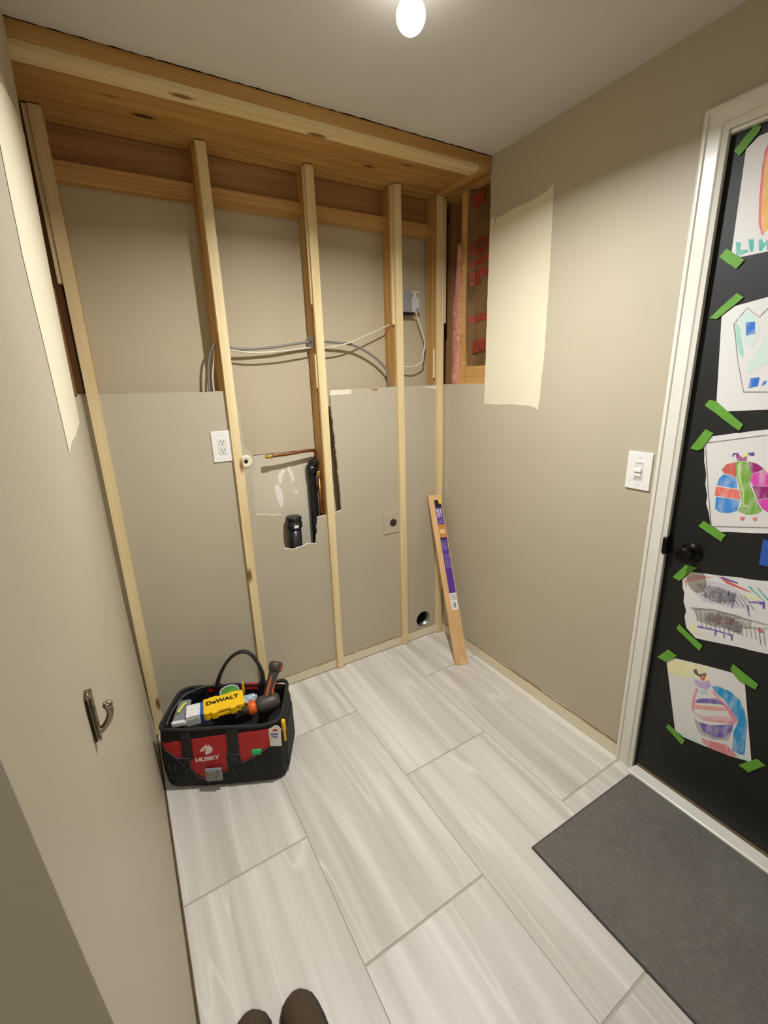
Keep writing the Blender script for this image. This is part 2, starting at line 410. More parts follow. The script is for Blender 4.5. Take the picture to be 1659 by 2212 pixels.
# cream strip left by the removed baseboard, with the torn edge above it
def strip_back(z0a, z0b, z1a, z1b, x0, x1, seed, y, mat, name, lab, amp=.0022):
    n = int((x1-x0)/.02); rnd = random.Random(seed)
    top = [(x0+(x1-x0)*i/n, z1a+(z1b-z1a)*i/n+rnd.uniform(-amp, amp)) for i in range(n+1)]
    bot = [(x0+(x1-x0)*i/n, z0a+(z0b-z0a)*i/n) for i in range(n, -1, -1)]
    bm = bmesh.new(); plate(bm, [top+bot], lambda u, v: (u, y, v), (0, -y-0.00005, 0))
    return link(name, bm, mat, wall_back, label=lab)
strip_back(.002, .002, .047, .055, .0, W-.001, 11, -.0010, M['bare'], 'bare_strip', 'cream strip where a baseboard was removed')
strip_back(.047, .055, .053, .061, .3, W-.02, 12, -.0007, M['torn'], 'torn_edge', 'torn brown paper edge', .0032)
bm = bmesh.new(); plate(bm, [jag([(.975, 1.474), (1.088, 1.476), (1.090, 1.4985), (.975, 1.4985)], .02, .001, True, 3)], lambda u, v: (u, -.0009, v), (0, .0008, 0)); link('bare_patch', bm, M['bare'], wall_back)
bm = bmesh.new(); plate(bm, [[(1.50, 1.497), (1.56, 1.4985), (1.635, 1.499), (1.632, 1.462), (1.615, 1.468), (1.60, 1.482), (1.56, 1.490)]], lambda u, v: (u, -.0012, v), (0, .001, 0)); link('torn_edge', bm, M['gyp'], wall_back)
bm = bmesh.new(); plate(bm, [[(1.19, 1.4995), (1.24, 1.4995), (1.235, 1.486), (1.215, 1.488)]], lambda u, v: (u, -.001, v), (0, .0009, 0)); link('torn_edge', bm, M['torn'], wall_back)

# ------------------------------------------------------------------ left wall (slightly bowed) and the return wall it ends on
def rows_sheet(rows, fn, thick, name, mats, edge=1):
    """rows: (z, y0, y1); thick vector"""
    bm = bmesh.new(); prev = None; fs = []
    for z, a, b in rows:
        cur = [bm.verts.new(fn(a + (b-a)*i/8, z)) for i in range(9)]
        if prev:
            for i in range(8): fs.append(bm.faces.new((prev[i], prev[i+1], cur[i+1], cur[i])))
        prev = cur
    for f in fs: f.smooth = False
    r = bmesh.ops.extrude_face_region(bm, geom=fs, use_keep_orig=True)
    nv = [g for g in r['geom'] if isinstance(g, bmesh.types.BMVert)]; nf = {g for g in r['geom'] if isinstance(g, bmesh.types.BMFace)}
    bmesh.ops.translate(bm, verts=nv, vec=Vector(thick)); s = set(nv)
    for f in bm.faces:
        k = sum(1 for v in f.verts if v in s)
        if f not in nf and 0 < k < len(f.verts): f.material_index = edge
    o = link(name, bm, mats, centre=False); return prop(o, kind='structure')
rnd = random.Random(21)
zs = [0.014 + (ZC-0.014)*i/30 for i in range(31)]
lower = [(z, yend(z), 0.0) for z in zs]
wall_left = rows_sheet(lower, lambda y, z: (xl(z), y, z), (-0.0127, 0, 0), 'wall_left', [M['wall'], M['gyp']])
zs = [ZC + (H-ZC)*i/30 for i in range(31)]
up = rows_sheet([(z, yend(z), YC + rnd.uniform(-.003, .003)) for z in zs], lambda y, z: (xl(z), y, z), (-0.0127, 0, 0), 'wall_left_upper', [M['wall'], M['gyp']])
up.parent = wall_left; up.name = 'upper_sheet'; del up['kind']
zs = [0.0 + H*i/30 for i in range(31)]
wall_hall = rows_sheet([(z, -1.5, 0.0) for z in zs], lambda x, z: (x + xl(z)*(1 if x > -.01 else 0) - 0.0005, yend(z)-0.0002, z), (0, 0.0127, 0), 'wall_hall', [M['wall'], M['gyp']])
box('wall_outer', (-1.52, -3.7, 0), (-1.5, -1.2, H), M['wall']); prop(bpy.data.objects['wall_outer'], kind='structure')
box('wall_rear', (-1.5, -3.62, 0), (W, -3.6, H), M['wall']); prop(bpy.data.objects['wall_rear'], kind='structure')
# unpainted patch on the left wall
pl = [(-.340, 2.185), (-.47, 2.178), (-.60, 2.150), (-.73, 2.115), (-.86, 2.06), (-.985, 1.99), (-.978, 1.90), (-.984, 1.756), (-.95, 1.66), (-.929, 1.594), (-.90, 1.48), (-.893, 1.405), (-.80, 1.416), (-.66, 1.418), (-.54, 1.425), (-.445, 1.432), (-.345, 1.436), (-.340, 1.51), (-.339, 1.8)]
bm = bmesh.new(); fs = polyfaces(bm, [jag(pl, .03, .0025, True, 8)], lambda u, v: (0, u, v))
bmesh.ops.subdivide_edges(bm, edges=bm.edges[:], cuts=3, use_grid_fill=True)
for v in bm.verts: v.co.x = xl(v.co.z) + 0.0009
link('bare_patch', bm, M['bare'], wall_left, centre=False)
# sill plate showing in the slot under the left wall, framing, and a panel added behind it against light leaks
box('sill_plate', (-0.075, -1.5, -0.003), (0.0060, 0.0, -0.0010), plain('dark_sill', srgb(92, 70, 44), .9, nscale=14, amt=.3), wall_left)
box('seal_panel', (-0.150, -1.45, 0), (-0.135, 0.12, H+.05), M['red_z'], wall_left)
box('corner_stud', (-0.134, -0.060, 0), (-0.036, -0.022, 2.395), M['red_z'], wall_left)
box('corner_stud', (-0.134, 0.012, 0), (-0.008, 0.050, 2.395), M['red_z'], wall_left)
box('corner_stud', (-0.130, YC-0.020, 0), (-0.040, YC+0.018, 2.395), M['red_z'], wall_left)

# ------------------------------------------------------------------ right wall with the cavity cut-out and door opening
DZ = 2.160; DY0, DY1 = -1.252, -2.09
lo = [(0.0, .002), (0.0, ZC-.004)] + jag([(0.0, ZC-.004), (YC, ZC-.004)], .02, .002, seed=31)[1:] + jag([(YC, ZC-.004), (YC, H)], .03, .002, seed=32)[1:] + [(-3.62, H), (-3.62, .002), (DY1, .002), (DY1, DZ), (DY0, DZ), (DY0, .002)]
bm = bmesh.new(); plate(bm, [lo], lambda u, v: (W, u, v), (0.0127, 0, 0), 0, 1, 1)
wall_right = link('wall_right', bm, [M['wall'], M['gyp']], centre=False); prop(wall_right, kind='structure')
pr_ = [(-.337, 2.208), (-.350, 2.203), (-.360, 2.208), (-.369, 2.172), (-.378, 2.200), (-.40, 2.196), (-.428, 2.200), (-.50, 2.203), (-.574, 2.204), (-.64, 2.21), (-.676, 2.228), (-.680, 2.067), (-.684, 1.838), (-.683, 1.611), (-.675, 1.45), (-.668, 1.392), (-.655, 1.402), (-.61, 1.411), (-.529, 1.413), (-.42, 1.409), (-.336, 1.412), (-.336, 1.8)]
bm = bmesh.new(); plate(bm, [jag(pr_, .035, .0016, True, 9)], lambda u, v: (W-.0009, u, v), (.0008, 0, 0)); link('bare_patch', bm, M['bare'], wall_right)
def strip_right(z0, z1, y0, y1, seed, x, mat, name, lab, amp):
    n = int(abs(y1-y0)/.018); rnd = random.Random(seed); dz = 0
    top = []
    for i in range(n+1):
        dz = dz*.7 + rnd.uniform(-amp, amp); top.append((y0+(y1-y0)*i/n, z1+dz))
    bot = [(y0+(y1-y0)*i/n, z0) for i in range(n, -1, -1)]
    bm = bmesh.new(); plate(bm, [top+bot], lambda u, v: (x, u, v), (W-x-.00005, 0, 0)); return link(name, bm, mat, wall_right, label=lab)
strip_right(.002, .056, -.002, -1.199, 41, W-.0012, M['bare'], 'bare_strip', 'cream strip where a baseboard was removed', .0016)
strip_right(.056, .066, -.05, -1.199, 42, W-.0008, M['torn'], 'torn_edge', 'torn brown paper edge', .0030)
strip_right(.064, .068, -.35, -.95, 43, W-.0006, M['bare'], 'torn_edge', 'pale torn paint edge', .0020)
box('seal_panel', (W+0.115, -1.2, 0), (W+0.130, 0.12, H+.05), M['red_z'], wall_right)  # panel added behind the framing to stop light leaking in
box('seal_panel', (-0.15, 0.116, -.05), (W+0.13, 0.131, H+.05), M['red_x'], wall_back)  # same added light seal behind the rear panels
# framing seen in the right cavity
box('stud', (W+0.0130, -0.168, 0), (W+0.1140, -0.130, 2.372), M['gold_z'], wall_right, label='old stud beside the kraft faced batt')
box('stud', (W+0.0130, YC-.040, 0), (W+0.1140, YC-.002, 2.372), M['gold_z'], wall_right)
box('fire_block', (W+0.0130, YC, ZC-.01), (W+0.1130, -0.169, 1.592), M['gold_y'], wall_right, .002, label='golden block under the batt')
box('top_plate', (W+0.0130, -1.0, 2.374), (W+0.1140, 0.1, 2.412), M['gold_y'], wall_right)
box('stud', (W+0.060, -0.0, 0), (W+0.1140, 0.0380, 2.372), M['red_z'], wall_right)
# insulation batts
t = thing('insulation_batt', 'kraft faced insulation batt with red print in the open right wall', 'insulation', (W+.06, -.25, 1.6))
bm = bmesh.new(); nz, ny = 26, 10; g = []
for i in range(nz+1):
    z = 1.585 + (2.372-1.585)*i/nz; row = []
    for j in range(ny+1):
        y = -0.1695 - (-0.1695-(YC+.001))*j/ny
        s = min(j/ny, 1-j/ny)*2; e = min(1, i/5)*min(1, (nz-i)/4)
        x = W + .016 + .030*min(1, s*4) + .010*noise.noise(Vector((y*14, z*9, 3)))*s + .012*(1-e)
        row.append(bm.verts.new((x, y, z)))
    g.append(row)
for a, b in zip(g, g[1:]):
    for j in range(ny): bm.faces.new((a[j], a[j+1], b[j+1], b[j])).smooth = True
link('kraft_facing', bm, M['kraft'], t, local=False)
# staple flange with a wavy edge, on the stud face
bm = bmesh.new(); R_ = []; L_ = []
for i in range(40):
    z = 1.60+(2.36-1.60)*i/39; L_.append((-.134+.006*math.sin(z*11)+.003*math.sin(z*37), z)); R_.append((-.170, z))
plate(bm, [L_+R_[::-1]], lambda u, v: (W+.0118-.002*math.sin(v*14), u, v), (.0008, 0, 0)); link('stapled_flange', bm, plain('tan_flange', srgb(206, 158, 96), .7), t, local=False)
# blurred red print on the facing (mirrored, illegible lines)
for k, (z0, z1, ya, yb) in enumerate([(2.295, 2.350, -.182, -.250), (2.135, 2.158, -.180, -.305), (2.093, 2.122, -.178, -.308), (2.048, 2.080, -.180, -.308), (1.995, 2.030, -.180, -.305), (1.965, 1.985, -.180, -.238), (1.795, 1.828, -.178, -.302), (1.655, 1.712, -.192, -.300)]):
    bm = bmesh.new(); rnd = random.Random(k); n = 5
    for i in range(n):
        a = ya+(yb-ya)*i/n; b = ya+(yb-ya)*(i+.82)/n; d = rnd.uniform(-.004, .004)
        q = [(a, z0+d+(a+.2)*-.12), (b, z0+d+(b+.2)*-.12), (b, z1+d+(b+.2)*-.12), (a, z1+d+(a+.2)*-.12)]
        fs = polyfaces(bm, [q], lambda u, v: (W+.030, u, v))
    bmesh.ops.subdivide_edges(bm, edges=bm.edges[:], cuts=2, use_grid_fill=True)
    for v in bm.verts:
        s = (v.co.y+.1695)/(YC+.001+.1695); s = min(s, 1-s)*2
        v.co.x = W + .016 + .030*min(1, s*4) + .010*noise.noise(Vector((v.co.y*14, v.co.z*9, 3)))*s - .0035
    link('red_print', bm, M['redink'], t, local=False)
t = thing('insulation_batt', 'strip of loose pink fibreglass insulation in the corner beside the stud', 'insulation', (W+.05, -.09, 1.5))
bm = bmesh.new(); g = []
for i in range(31):
    z = 1.50+(2.16-1.50)*i/30; row = []
    for j in range(7):
        w = .036*(1-.55*max(0, (z-1.85)/.31)); y = -.128 + (w*2)*j/6
        x = W+.020 - .012*math.sin(PI*j/6) + .006*noise.noise(Vector((y*40, z*12, 1)))
        row.append(bm.verts.new((x, y, z)))
    g.append(row)
for a, b in zip(g, g[1:]):
    for j in range(6): bm.faces.new((a[j], a[j+1], b[j+1], b[j])).smooth = True
r = bmesh.ops.extrude_face_region(bm, geom=bm.faces[:], use_keep_orig=True); bmesh.ops.translate(bm, verts=[q for q in r['geom'] if isinstance(q, bmesh.types.BMVert)], vec=(.07, 0, 0))
link('pink_wool', bm, M['pink'], t, local=False)

# ------------------------------------------------------------------ framing at the top
t = box('header_board', (-0.13, YC+0.003, 2.402), (W+0.0120, -0.001, 2.440), M['old_x'], bev=.002)
prop(t, 'wide old brown horizontal header board lying flat over the studs', 'board')
t = box('ceiling_furring', (-0.03, YC+0.010, 2.383), (W-.06, YC+0.074, 2.4018), M['pale_x'], bev=.001)
prop(t, 'pale horizontal furring strip nailed under the front edge of the header board', 'wood strip')
t = box('end_furring', (W-.058, YC+0.004, 2.384), (W-.002, -0.02, 2.4018), M['gold_y'], bev=.001)
prop(t, 'short golden strip under the header board, running along the right wall', 'wood strip')
t = box('top_plate', (-0.13, 0.0, 2.400), (W+0.012, 0.1010, 2.440), M['gold_x'], bev=.0015)
prop(t, 'golden horizontal top plate resting on the tops of the wall studs', 'beam')
t = box('upper_blocking', (-0.130, 0.0880, 2.286), (W+0.012, 0.1025, 2.398), M['red_x'], bev=.001)
prop(t, 'reddish brown recessed board behind the studs, just under the top plate', 'board')
t = box('lower_blocking', (-0.130, 0.0640, 2.225), (W+0.012, 0.1025, 2.285), M['gold_x'], bev=.0015)
prop(t, 'orange-gold horizontal board behind the studs below the reddish board', 'board')

# ------------------------------------------------------------------ studs, shims, furring strips
SX = [-0.001, 0.493, 0.9165, 1.347, 1.600]
who = ['leftmost', 'second from left', 'middle', 'second from right', 'rightmost']
near = ['against the left wall', 'right of the white outlet', 'beside the copper pipes', 'left of the grey junction box', 'in the right corner']
for i, x in enumerate(SX):
    sx = x+.001 if i != 1 else x-.010
    o = box('wall_stud', (sx+.001, 0.0130, 0.002), (sx+.039, 0.0870 if i in (2, 4) else 0.1015, 2.3990), M['gold_z'], bev=.0015)
    # notch the stud where a blocking board would pass
    prop(o, 'old golden two-by-four stud in the wall cavity, %s' % ['against the left wall', 'right of the white outlet', 'beside the copper pipes and grey cable', 'left of the grey junction box', 'at the right corner by the pink insulation'][i], 'stud', 'wall studs in the open cavity')
    o = box('furring_strip', (x, -0.0192, 0.003), (x+.038, -0.0003, 2.398), M['pale_z'], bev=.0012)
    prop(o, 'pale pine furring strip, %s' % ['leftmost of five, by the left wall', 'second from the left, covering the outlet edge', 'middle of five, in front of the copper pipes', 'fourth from the left, beside the round-hole plate', 'rightmost, behind the leaning board'][i], 'wood strip', 'vertical furring strips on the back wall')
    zb = [1.885, 1.70, 1.87, 1.80, 1.815][i]
    dx = [0, .0, -.004, -.010, 0][i]
    if i == 4: lo_, hi_ = (1.6385, -.014, zb), (1.6550, .0120, 2.380)
    elif i == 0: lo_, hi_ = (-.0160, -.014, zb), (-.0015, .0115, 2.397)
    else: lo_, hi_ = (x+dx, -0.0001, zb), (x+dx+.038, 0.0127, 2.397)
    o = box('shim_strip', lo_, hi_, M['pale_z'], bev=.0008)
    prop(o, 'thin short pine shim between furring strip and stud, %s' % ['at the left wall', 'above the white outlet', 'above the copper pipes', 'left of the junction box', 'in the right corner'][i], 'shim', 'short shims behind the furring strips')
o = box('shim_strip', (0.9125, 0.0, 1.512), (0.9400, 0.0125, 1.66), M['pale_z'], bev=.0008)
prop(o, 'lower short pine shim behind the middle furring strip, under the cable plate', 'shim', 'short shims behind the furring strips')
o = box('wood_splinter', (1.589, .004, 1.54), (1.598, .012, 1.69), M['pale_z'], bev=.001); prop(o, 'thin pale wood splinter standing at the lower part of the right corner stud', 'splinter')
o = box('nail_plate', (0.9128, 0.018, 1.685), (0.9172, 0.085, 1.745), M['steel'], bev=.0005); prop(o, 'grey steel nail plate on the middle stud where the cables pass', 'plate')

# ------------------------------------------------------------------ cables and junction box
def cable(name, pts, r, mat, label, k=6, flat=1.0):
    bm = bmesh.new(); tube(bm, spline(pts, k), r, 10, flat=flat); o = link(name, bm, mat, smooth=True); prop(o, label, 'cable'); return o
Y5 = .05
cable('grey_cable', [(.533, .04, 1.690), (.60, Y5, 1.682), (.736, Y5, 1.692), (.846, Y5, 1.709), (.911, Y5, 1.717)], .0058, M['greycab'], 'thick grey cable running between the second and middle studs')
cable('grey_cable', [(.958, Y5, 1.720), (.998, Y5, 1.719), (1.129, Y5, 1.707), (1.231, Y5, 1.664), (1.305, Y5, 1.609), (1.332, Y5, 1.56), (1.333, Y5, 1.50), (1.334, Y5, 1.42)], .0058, M['greycab'], 'thick grey cable arching down right of the middle stud behind the drywall')
cable('white_cable', [(.533, .035, 1.680), (.631, .035, 1.668), (.756, .035, 1.673), (.911, .04, 1.692)], .0036, M['whitecab'], 'thin white cable hanging just below the grey cable', flat=1.0)
cable('white_cable', [(.958, .036, 1.688), (1.05, .034, 1.700), (1.13, .034, 1.722), (1.235, .036, 1.762), (1.342, .040, 1.804)], .0036, M['whitecab'], 'thin white cable rising to the right into the fourth stud')
cable('white_cable', [(1.505, .045, 1.868), (1.528, .045, 1.814), (1.556, .045, 1.745), (1.560, .045, 1.70), (1.548, .045, 1.66), (1.547, .045, 1.63), (1.52, .045, 1.612), (1.47, .045, 1.600), (1.392, .05, 1.606)], .0038, M['whitecab'], 'white cable looping down from the grey junction box to the stud')
cable('grey_cable', [(.480, .02, 1.700), (.462, .03, 1.665), (.446, .04, 1.60), (.440, .04, 1.52), (.440, .04, 1.42)], .0046, M['greycab'], 'grey cable dropping behind the drywall left of the second stud')
cable('white_cable', [(.481, .03, 1.70), (.472, .04, 1.63), (.460, .045, 1.56), (.458, .045, 1.42)], .0036, M['whitecab'], 'white cable dropping behind the drywall left of the second stud')
t = thing('junction_box', 'grey plastic electrical junction box with pale bracket in the right stud bay', 'electrical box', (1.46, .1, 1.86))
bm = bmesh.new(); bbox(bm, (1.428, .045, 1.868), (1.482, .1025, 1.968), .004); link('box_body', bm, M['greybox'], t, local=False)
bm = bmesh.new(); bbox(bm, (1.484, .068, 1.872), (1.545, .1025, 1.975), .002)
link('bracket', bm, M['lightbox'], t, local=False)
for (x, z) in ((1.498, 1.955), (1.532, 1.955), (1.532, 1.885)):
    box('knockout', (x-.006, .0665, z-.010), (x+.006, .069, z+.010), M['greybox'], t, local=False)
box('clamp_slot', (1.436, .050, 1.862), (1.505, .098, 1.869), M['dark'], t, local=False)

for k_, q_ in enumerate([[(.696, 1.050), (.702, .985), (.712, .945), (.728, .940), (.734, .985), (.728, 1.035), (.712, 1.068)], [(.716, 1.100), (.730, 1.120), (.748, 1.135), (.758, 1.120), (.742, 1.100), (.735, 1.070), (.722, 1.060)], [(.765, 1.140), (.775, 1.110), (.788, 1.060), (.800, 1.070), (.794, 1.110), (.780, 1.150)], [(.790, 1.010), (.812, 1.000), (.818, 1.012), (.800, 1.020)]]):
    bm = bmesh.new(); plate(bm, [jag(q_, .008, .0016, True, 50+k_)], lambda u, v: (u, .1026, v), (0, .0008, 0)); link('paint_scuff', bm, M['scuff'], wall_back, label='whitish paint scuff')
# ------------------------------------------------------------------ plumbing in the cavity
t = thing('copper_pipe', 'horizontal copper water pipe stub with brass end in the wall opening', 'pipe', (.8, .05, 1.2))
bm = bmesh.new(); tube(bm, spline([(.672, .045, 1.210), (.75, .048, 1.211), (.86, .055, 1.216), (.902, .062, 1.210), (.905, .064, 1.18)], 5), .0078, 12); link('pipe', bm, M['copper'], t, local=False)
bm = bmesh.new(); lathe(bm, [(.0001, 0), (.007, 0), (.0095, .004), (.0095, .012), (.0075, .014), (.0105, .018), (.0105, .028), (.0085, .032), (.0085, .036)], 14, axisM((.650, .044, 1.209), (1, 0.03, 0.01))); link('brass_fitting', bm, M['brass'], t, local=False)
t = thing('copper_pipe', 'vertical copper pipe with brass cap beside the black vent pipe', 'pipe', (.9, .04, .85))
bm = bmesh.new(); tube(bm, [(.903, .030, .80), (.903, .030, 1.09)], .0075, 12); link('pipe', bm, M['copper'], t, local=False)
bm = bmesh.new(); lathe(bm, [(.0001, .036), (.009, .034), (.012, .028), (.012, .012), (.009, .010), (.009, 0)][::-1], 14, axisM((.903, .030, 1.082), (0, 0, 1))); link('brass_cap', bm, M['brass'], t, local=False)
t = thing('drain_pipe', 'black plastic vent pipe rising behind the vertical copper pipe', 'pipe', (.87, .07, .7))
bm = bmesh.new(); tube(bm, spline([(.884, .078, .62), (.884, .078, .9), (.884, .078, 1.10), (.888, .070, 1.145), (.905, .058, 1.165)], 5), .0225, 16); link('pipe', bm, M['abs'], t, local=False)
bm = bmesh.new(); tube(bm, [(.884, .076, 1.095), (.884, .076, 1.14)], .0265, 16); link('coupling', bm, M['abs'], t, local=False)
t = thing('standpipe', 'short black plastic standpipe with capped collar in the low wall notch', 'pipe', (.77, .055, .6))
bm = bmesh.new(); tube(bm, [(.762, .055, .55), (.762, .055, .86)], .0330, 20); link('pipe', bm, M['abs'], t, local=False)
bm = bmesh.new(); lathe(bm, [(.0345, .838), (.0400, .842), (.0400, .868), (.0365, .870), (.0365, .882), (.0395, .884), (.0395, .895), (.034, .899), (.0001, .900)], 24, Matrix.Translation((.762, .055, 0))); link('collar', bm, M['abs'], t, local=False)
box('pipe_label', (.748, .0135, .848), (.770, .0150, .862), M['card'], t, local=False)
t = thing('escutcheon_ring', 'cream round ring with a dark centre hole, half hidden beside the second furring strip', 'ring', (.543, 0, 1.2))
bm = bmesh.new(); lathe(bm, [(.009, .001), (.011, .003), (.020, .0045), (.027, .003), (.029, .0)], 24, axisM((.548, -.0005, 1.205), (0, -1, 0)), cap=False); link('ring', bm, M['bare'], t, local=False)
bm = bmesh.new(); lathe(bm, [(.0001, .0012), (.012, .0012), (.012, 0)], 16, axisM((.548, -.0005, 1.205), (0, -1, 0))); link('hole', bm, M['hole_shade'], t, local=False)

# ------------------------------------------------------------------ plates on the walls
def wallM(p, n, up=(0, 0, 1)):
    n = Vector(n).normalized(); u = Vector(up).cross(n).normalized(); w = n.cross(u)
    return Matrix(((u.x, w.x, n.x, p[0]), (u.y, w.y, n.y, p[1]), (u.z, w.z, n.z, p[2]), (0, 0, 0, 1)))
def cover(t, m, w, h, mat, th=.006):
    bm = bmesh.new(); bbox(bm, (-w/2, -h/2, 0), (w/2, h/2, th), .002, 3, mat=m); return link('cover_plate', bm, mat, t, local=False)
mo = wallM((.456, -.0002, 1.282), (0, -1, 0))
t = thing('wall_outlet', 'white double outlet on the back wall, right edge behind the second furring strip', 'outlet', (.456, 0, 1.282))
cover(t, mo, .086, .132, M['white'], .0055)
bm = bmesh.new(); bbox(bm, (-.0168, -.0335, .005), (.0168, .0335, .0075), .001, 2, mat=mo); f = link('socket_face', bm, M['white2'], t, local=False)
for cy in (-.018, .018):
    for (ax, ay, aw, ah) in ((-.0062, .004, .0012, .0042), (.0062, .004, .0012, .0035)):
        bm = bmesh.new(); bbox(bm, (ax-aw, cy+ay-ah, .0072), (ax+aw, cy+ay+ah, .0078), mat=mo); link('slot', bm, M['dark'], f, local=False)
    bm = bmesh.new(); lathe(bm, [(.0026, .0072), (.0026, .0078), (.0001, .0078)], 10, mo @ Matrix.Translation((0, cy-.0072, 0))); link('ground_hole', bm, M['dark'], f, local=False)
for cy in (-.0485, .0485):
    bm = bmesh.new(); lathe(bm, [(.003, .005), (.003, .0062), (.0001, .0066)], 10, mo @ Matrix.Translation((0, cy, 0))); link('screw', bm, M['white2'], t, local=False)
ms = wallM((W-.0002, -1.138, 1.200), (-1, 0, 0))
t = thing('light_switch', 'white rocker dimmer switch on the right wall beside the door casing', 'switch', (W, -1.138, 1.2))
cover(t, ms, .088, .133, M['white'], .006)
bm = bmesh.new(); bbox(bm, (-.0165, -.0335, .0055), (.0165, .0335, .0070), .0006, 2, mat=ms); link('switch_frame', bm, M['white2'], t, local=False)
bm = bmesh.new(); bbox(bm, (-.0125, -.020, .0065), (.0125, .012, .0105), .002, 2, mat=ms); link('paddle', bm, M['white'], t, local=False)
bm = bmesh.new(); bbox(bm, (-.012, -.004, .0095), (.012, .006, .0145), .002, 2, mat=ms); link('rocker_tab', bm, M['white'], t, local=False)
bm = bmesh.new(); bbox(bm, (-.012, .0275, .0068), (.012, .0290, .0074), mat=ms); link('slot', bm, M['greybox'], t, local=False)
bm = bmesh.new(); bbox(bm, (-.014, -.0290, .0068), (.014, -.0270, .0074), mat=ms); link('slot', bm, M['greybox'], t, local=False)
for cy in (-.0485, .0485):
    bm = bmesh.new(); lathe(bm, [(.0028, .0055), (.0028, .0066), (.0001, .007)], 10, ms @ Matrix.Translation((0, cy, 0))); link('screw', bm, M['white2'], t, local=False)
md = wallM((1.305, -.0002, .780), (0, -1, 0))
t = thing('blank_plate', 'wall-coloured square plate with a round black hole, left of the fourth strip', 'cover plate', (1.305, 0, .78))
cover(t, md, .114, .120, M['wall'], .005)
bm = bmesh.new(); lathe(bm, [(.0215, .0048), (.0215, .0060), (.0185, .0062), (.0001, .0056)], 24, md @ Matrix.Translation((.002, 0, 0))); link('socket_hole', bm, plain('dark_socket', srgb(52, 36, 32), .5), t, local=False)
# dryer vent duct in the wall
t = thing('dryer_vent', 'round galvanised duct opening low in the back wall near the corner', 'vent', (VX, 0, VZ))
bm = bmesh.new(); n = 28; P = [(VR-.0012, .001), (VR-.0012, .100), (VR-.0035, .100), (VR-.0035, .001)]
rings = [[bm.verts.new((VX+r*math.cos(2*PI*k/n), y, VZ+r*math.sin(2*PI*k/n))) for k in range(n)] for r, y in P]
for a, b in zip(rings, rings[1:]+rings[:1]):
    for k in range(n): bm.faces.new((a[k], a[(k+1) % n], b[(k+1) % n], b[k])).smooth = True
link('duct', bm, M['galv'], t, local=False)
bm = bmesh.new(); lathe(bm, [(.0001, 0), (VR-.0037, 0), (VR-.0037, .002), (.0001, .002)], 28, axisM((VX, .096, VZ), (0, 1, 0)), cap=False); link('duct_shade', bm, M['dark'], t, local=False)  # black disc stands in for the shade deeper in the duct

# ------------------------------------------------------------------ robe hook on the left wall
hz, hy = 1.115, -1.405; hx = xl(hz)
t = thing('wall_hook', 'brushed nickel coat hook on the left wall', 'hook', (hx, hy, hz))
bm = bmesh.new()
vs = bbox(bm, (hx-.0005, hy-.0120, hz-.038), (hx+.0085, hy+.0120, hz+.038), .0080, 3)
for v in bm.verts: v.co.y = hy + (v.co.y-hy)*(1.0 - .35*max(0, (hz-v.co.z)/.038))
link('backplate', bm, M['nickel'], t, smooth=True, local=False)
bm = bmesh.new(); tube(bm, spline([(hx+.003, hy, hz-.026), (hx+.011, hy+.001, hz-.024), (hx+.019, hy+.002, hz-.015), (hx+.023, hy+.003, hz-.004), (hx+.022, hy+.003, hz+.006)], 5), [.0050]*6+[.0046]*5+[.0044]*5+[.0048]*5, 14)
bmesh.ops.create_uvsphere(bm, u_segments=14, v_segments=10, radius=.0062, matrix=Matrix.Translation((hx+.022, hy+.003, hz+.008)))
link('prong', bm, M['nickel'], t, smooth=True, local=False)

# ------------------------------------------------------------------ ceiling lamp
t = thing('ceiling_lamp', 'bare glowing globe bulb in a white holder on the ceiling', 'lamp', (LAMP[0], LAMP[1], H))
bm = bmesh.new(); lathe(bm, [(.055, H-.001), (.055, H-.006), (.036, H-.014), (.027, H-.020), (.025, H-.045), (.0001, H-.045)], 28, Matrix.Translation((LAMP[0], LAMP[1], 0))); link('holder', bm, M['white'], t, smooth=True, local=False)
bm = bmesh.new(); bmesh.ops.create_uvsphere(bm, u_segments=28, v_segments=18, radius=.0350, matrix=Matrix.Translation((LAMP[0], LAMP[1], 2.362))); link('bulb', bm, M['bulb'], t, smooth=True, local=False)
la = area('bulb_light', (LAMP[0], LAMP[1], 2.3260), (0, 0, 0), 0.04, LP, (0.96, 0.975, 1.0))
la.data.spread = math.radians(160)
la.parent = t; la.matrix_parent_inverse = WM(t).inverted()

# ------------------------------------------------------------------ door, casing, threshold
DX = W + .015
door = box('door_1', (DX, DY1+.004, .012), (DX+.04, DY0-.004, DZ-.004), M['door'], bev=.0015); prop(door, kind='structure')
bm = bmesh.new()   # casing: stepped profile down one side, over the top and down the other
prof = [(0, .0), (0, .015), (.006, .018), (.012, .018), (.015, .013), (.046, .012), (.050, .016), (.054, .012), (.066, .009), (.066, 0)]
rings = []
for (oy, oz, sy, sz) in ((-1.200, 0.0, -1, 0), (-1.200, 2.226, -1, -1), (DY1-.05, 2.226, 1, -1), (DY1-.05, 0.0, 1, 0)):
    rings.append([bm.verts.new((W - d, oy + sy*a, oz + sz*a)) for a, d in prof])
for i_, (a, b) in enumerate(zip(rings, rings[1:])):
    for k in range(len(prof)-1): bm.faces.new((a[k], a[k+1], b[k+1], b[k]))
for r in (rings[0], rings[-1]): bm.faces.new(r)
cas = link('trim_1', bm, M['trim'], centre=False); prop(cas, kind='structure')
bm = bmesh.new()
bbox(bm, (W-.001, DY0-.010, .0), (DX+.06, DY0-.0005, DZ), .001); bbox(bm, (W-.001, DY1+.0005, .0), (DX+.06, DY1+.01, DZ), .001); bbox(bm, (W-.001, DY1, DZ-.010), (DX+.06, DY0, DZ-.0005), .001)
prop(link('trim_2', bm, M['trim'], centre=False), kind='structure')
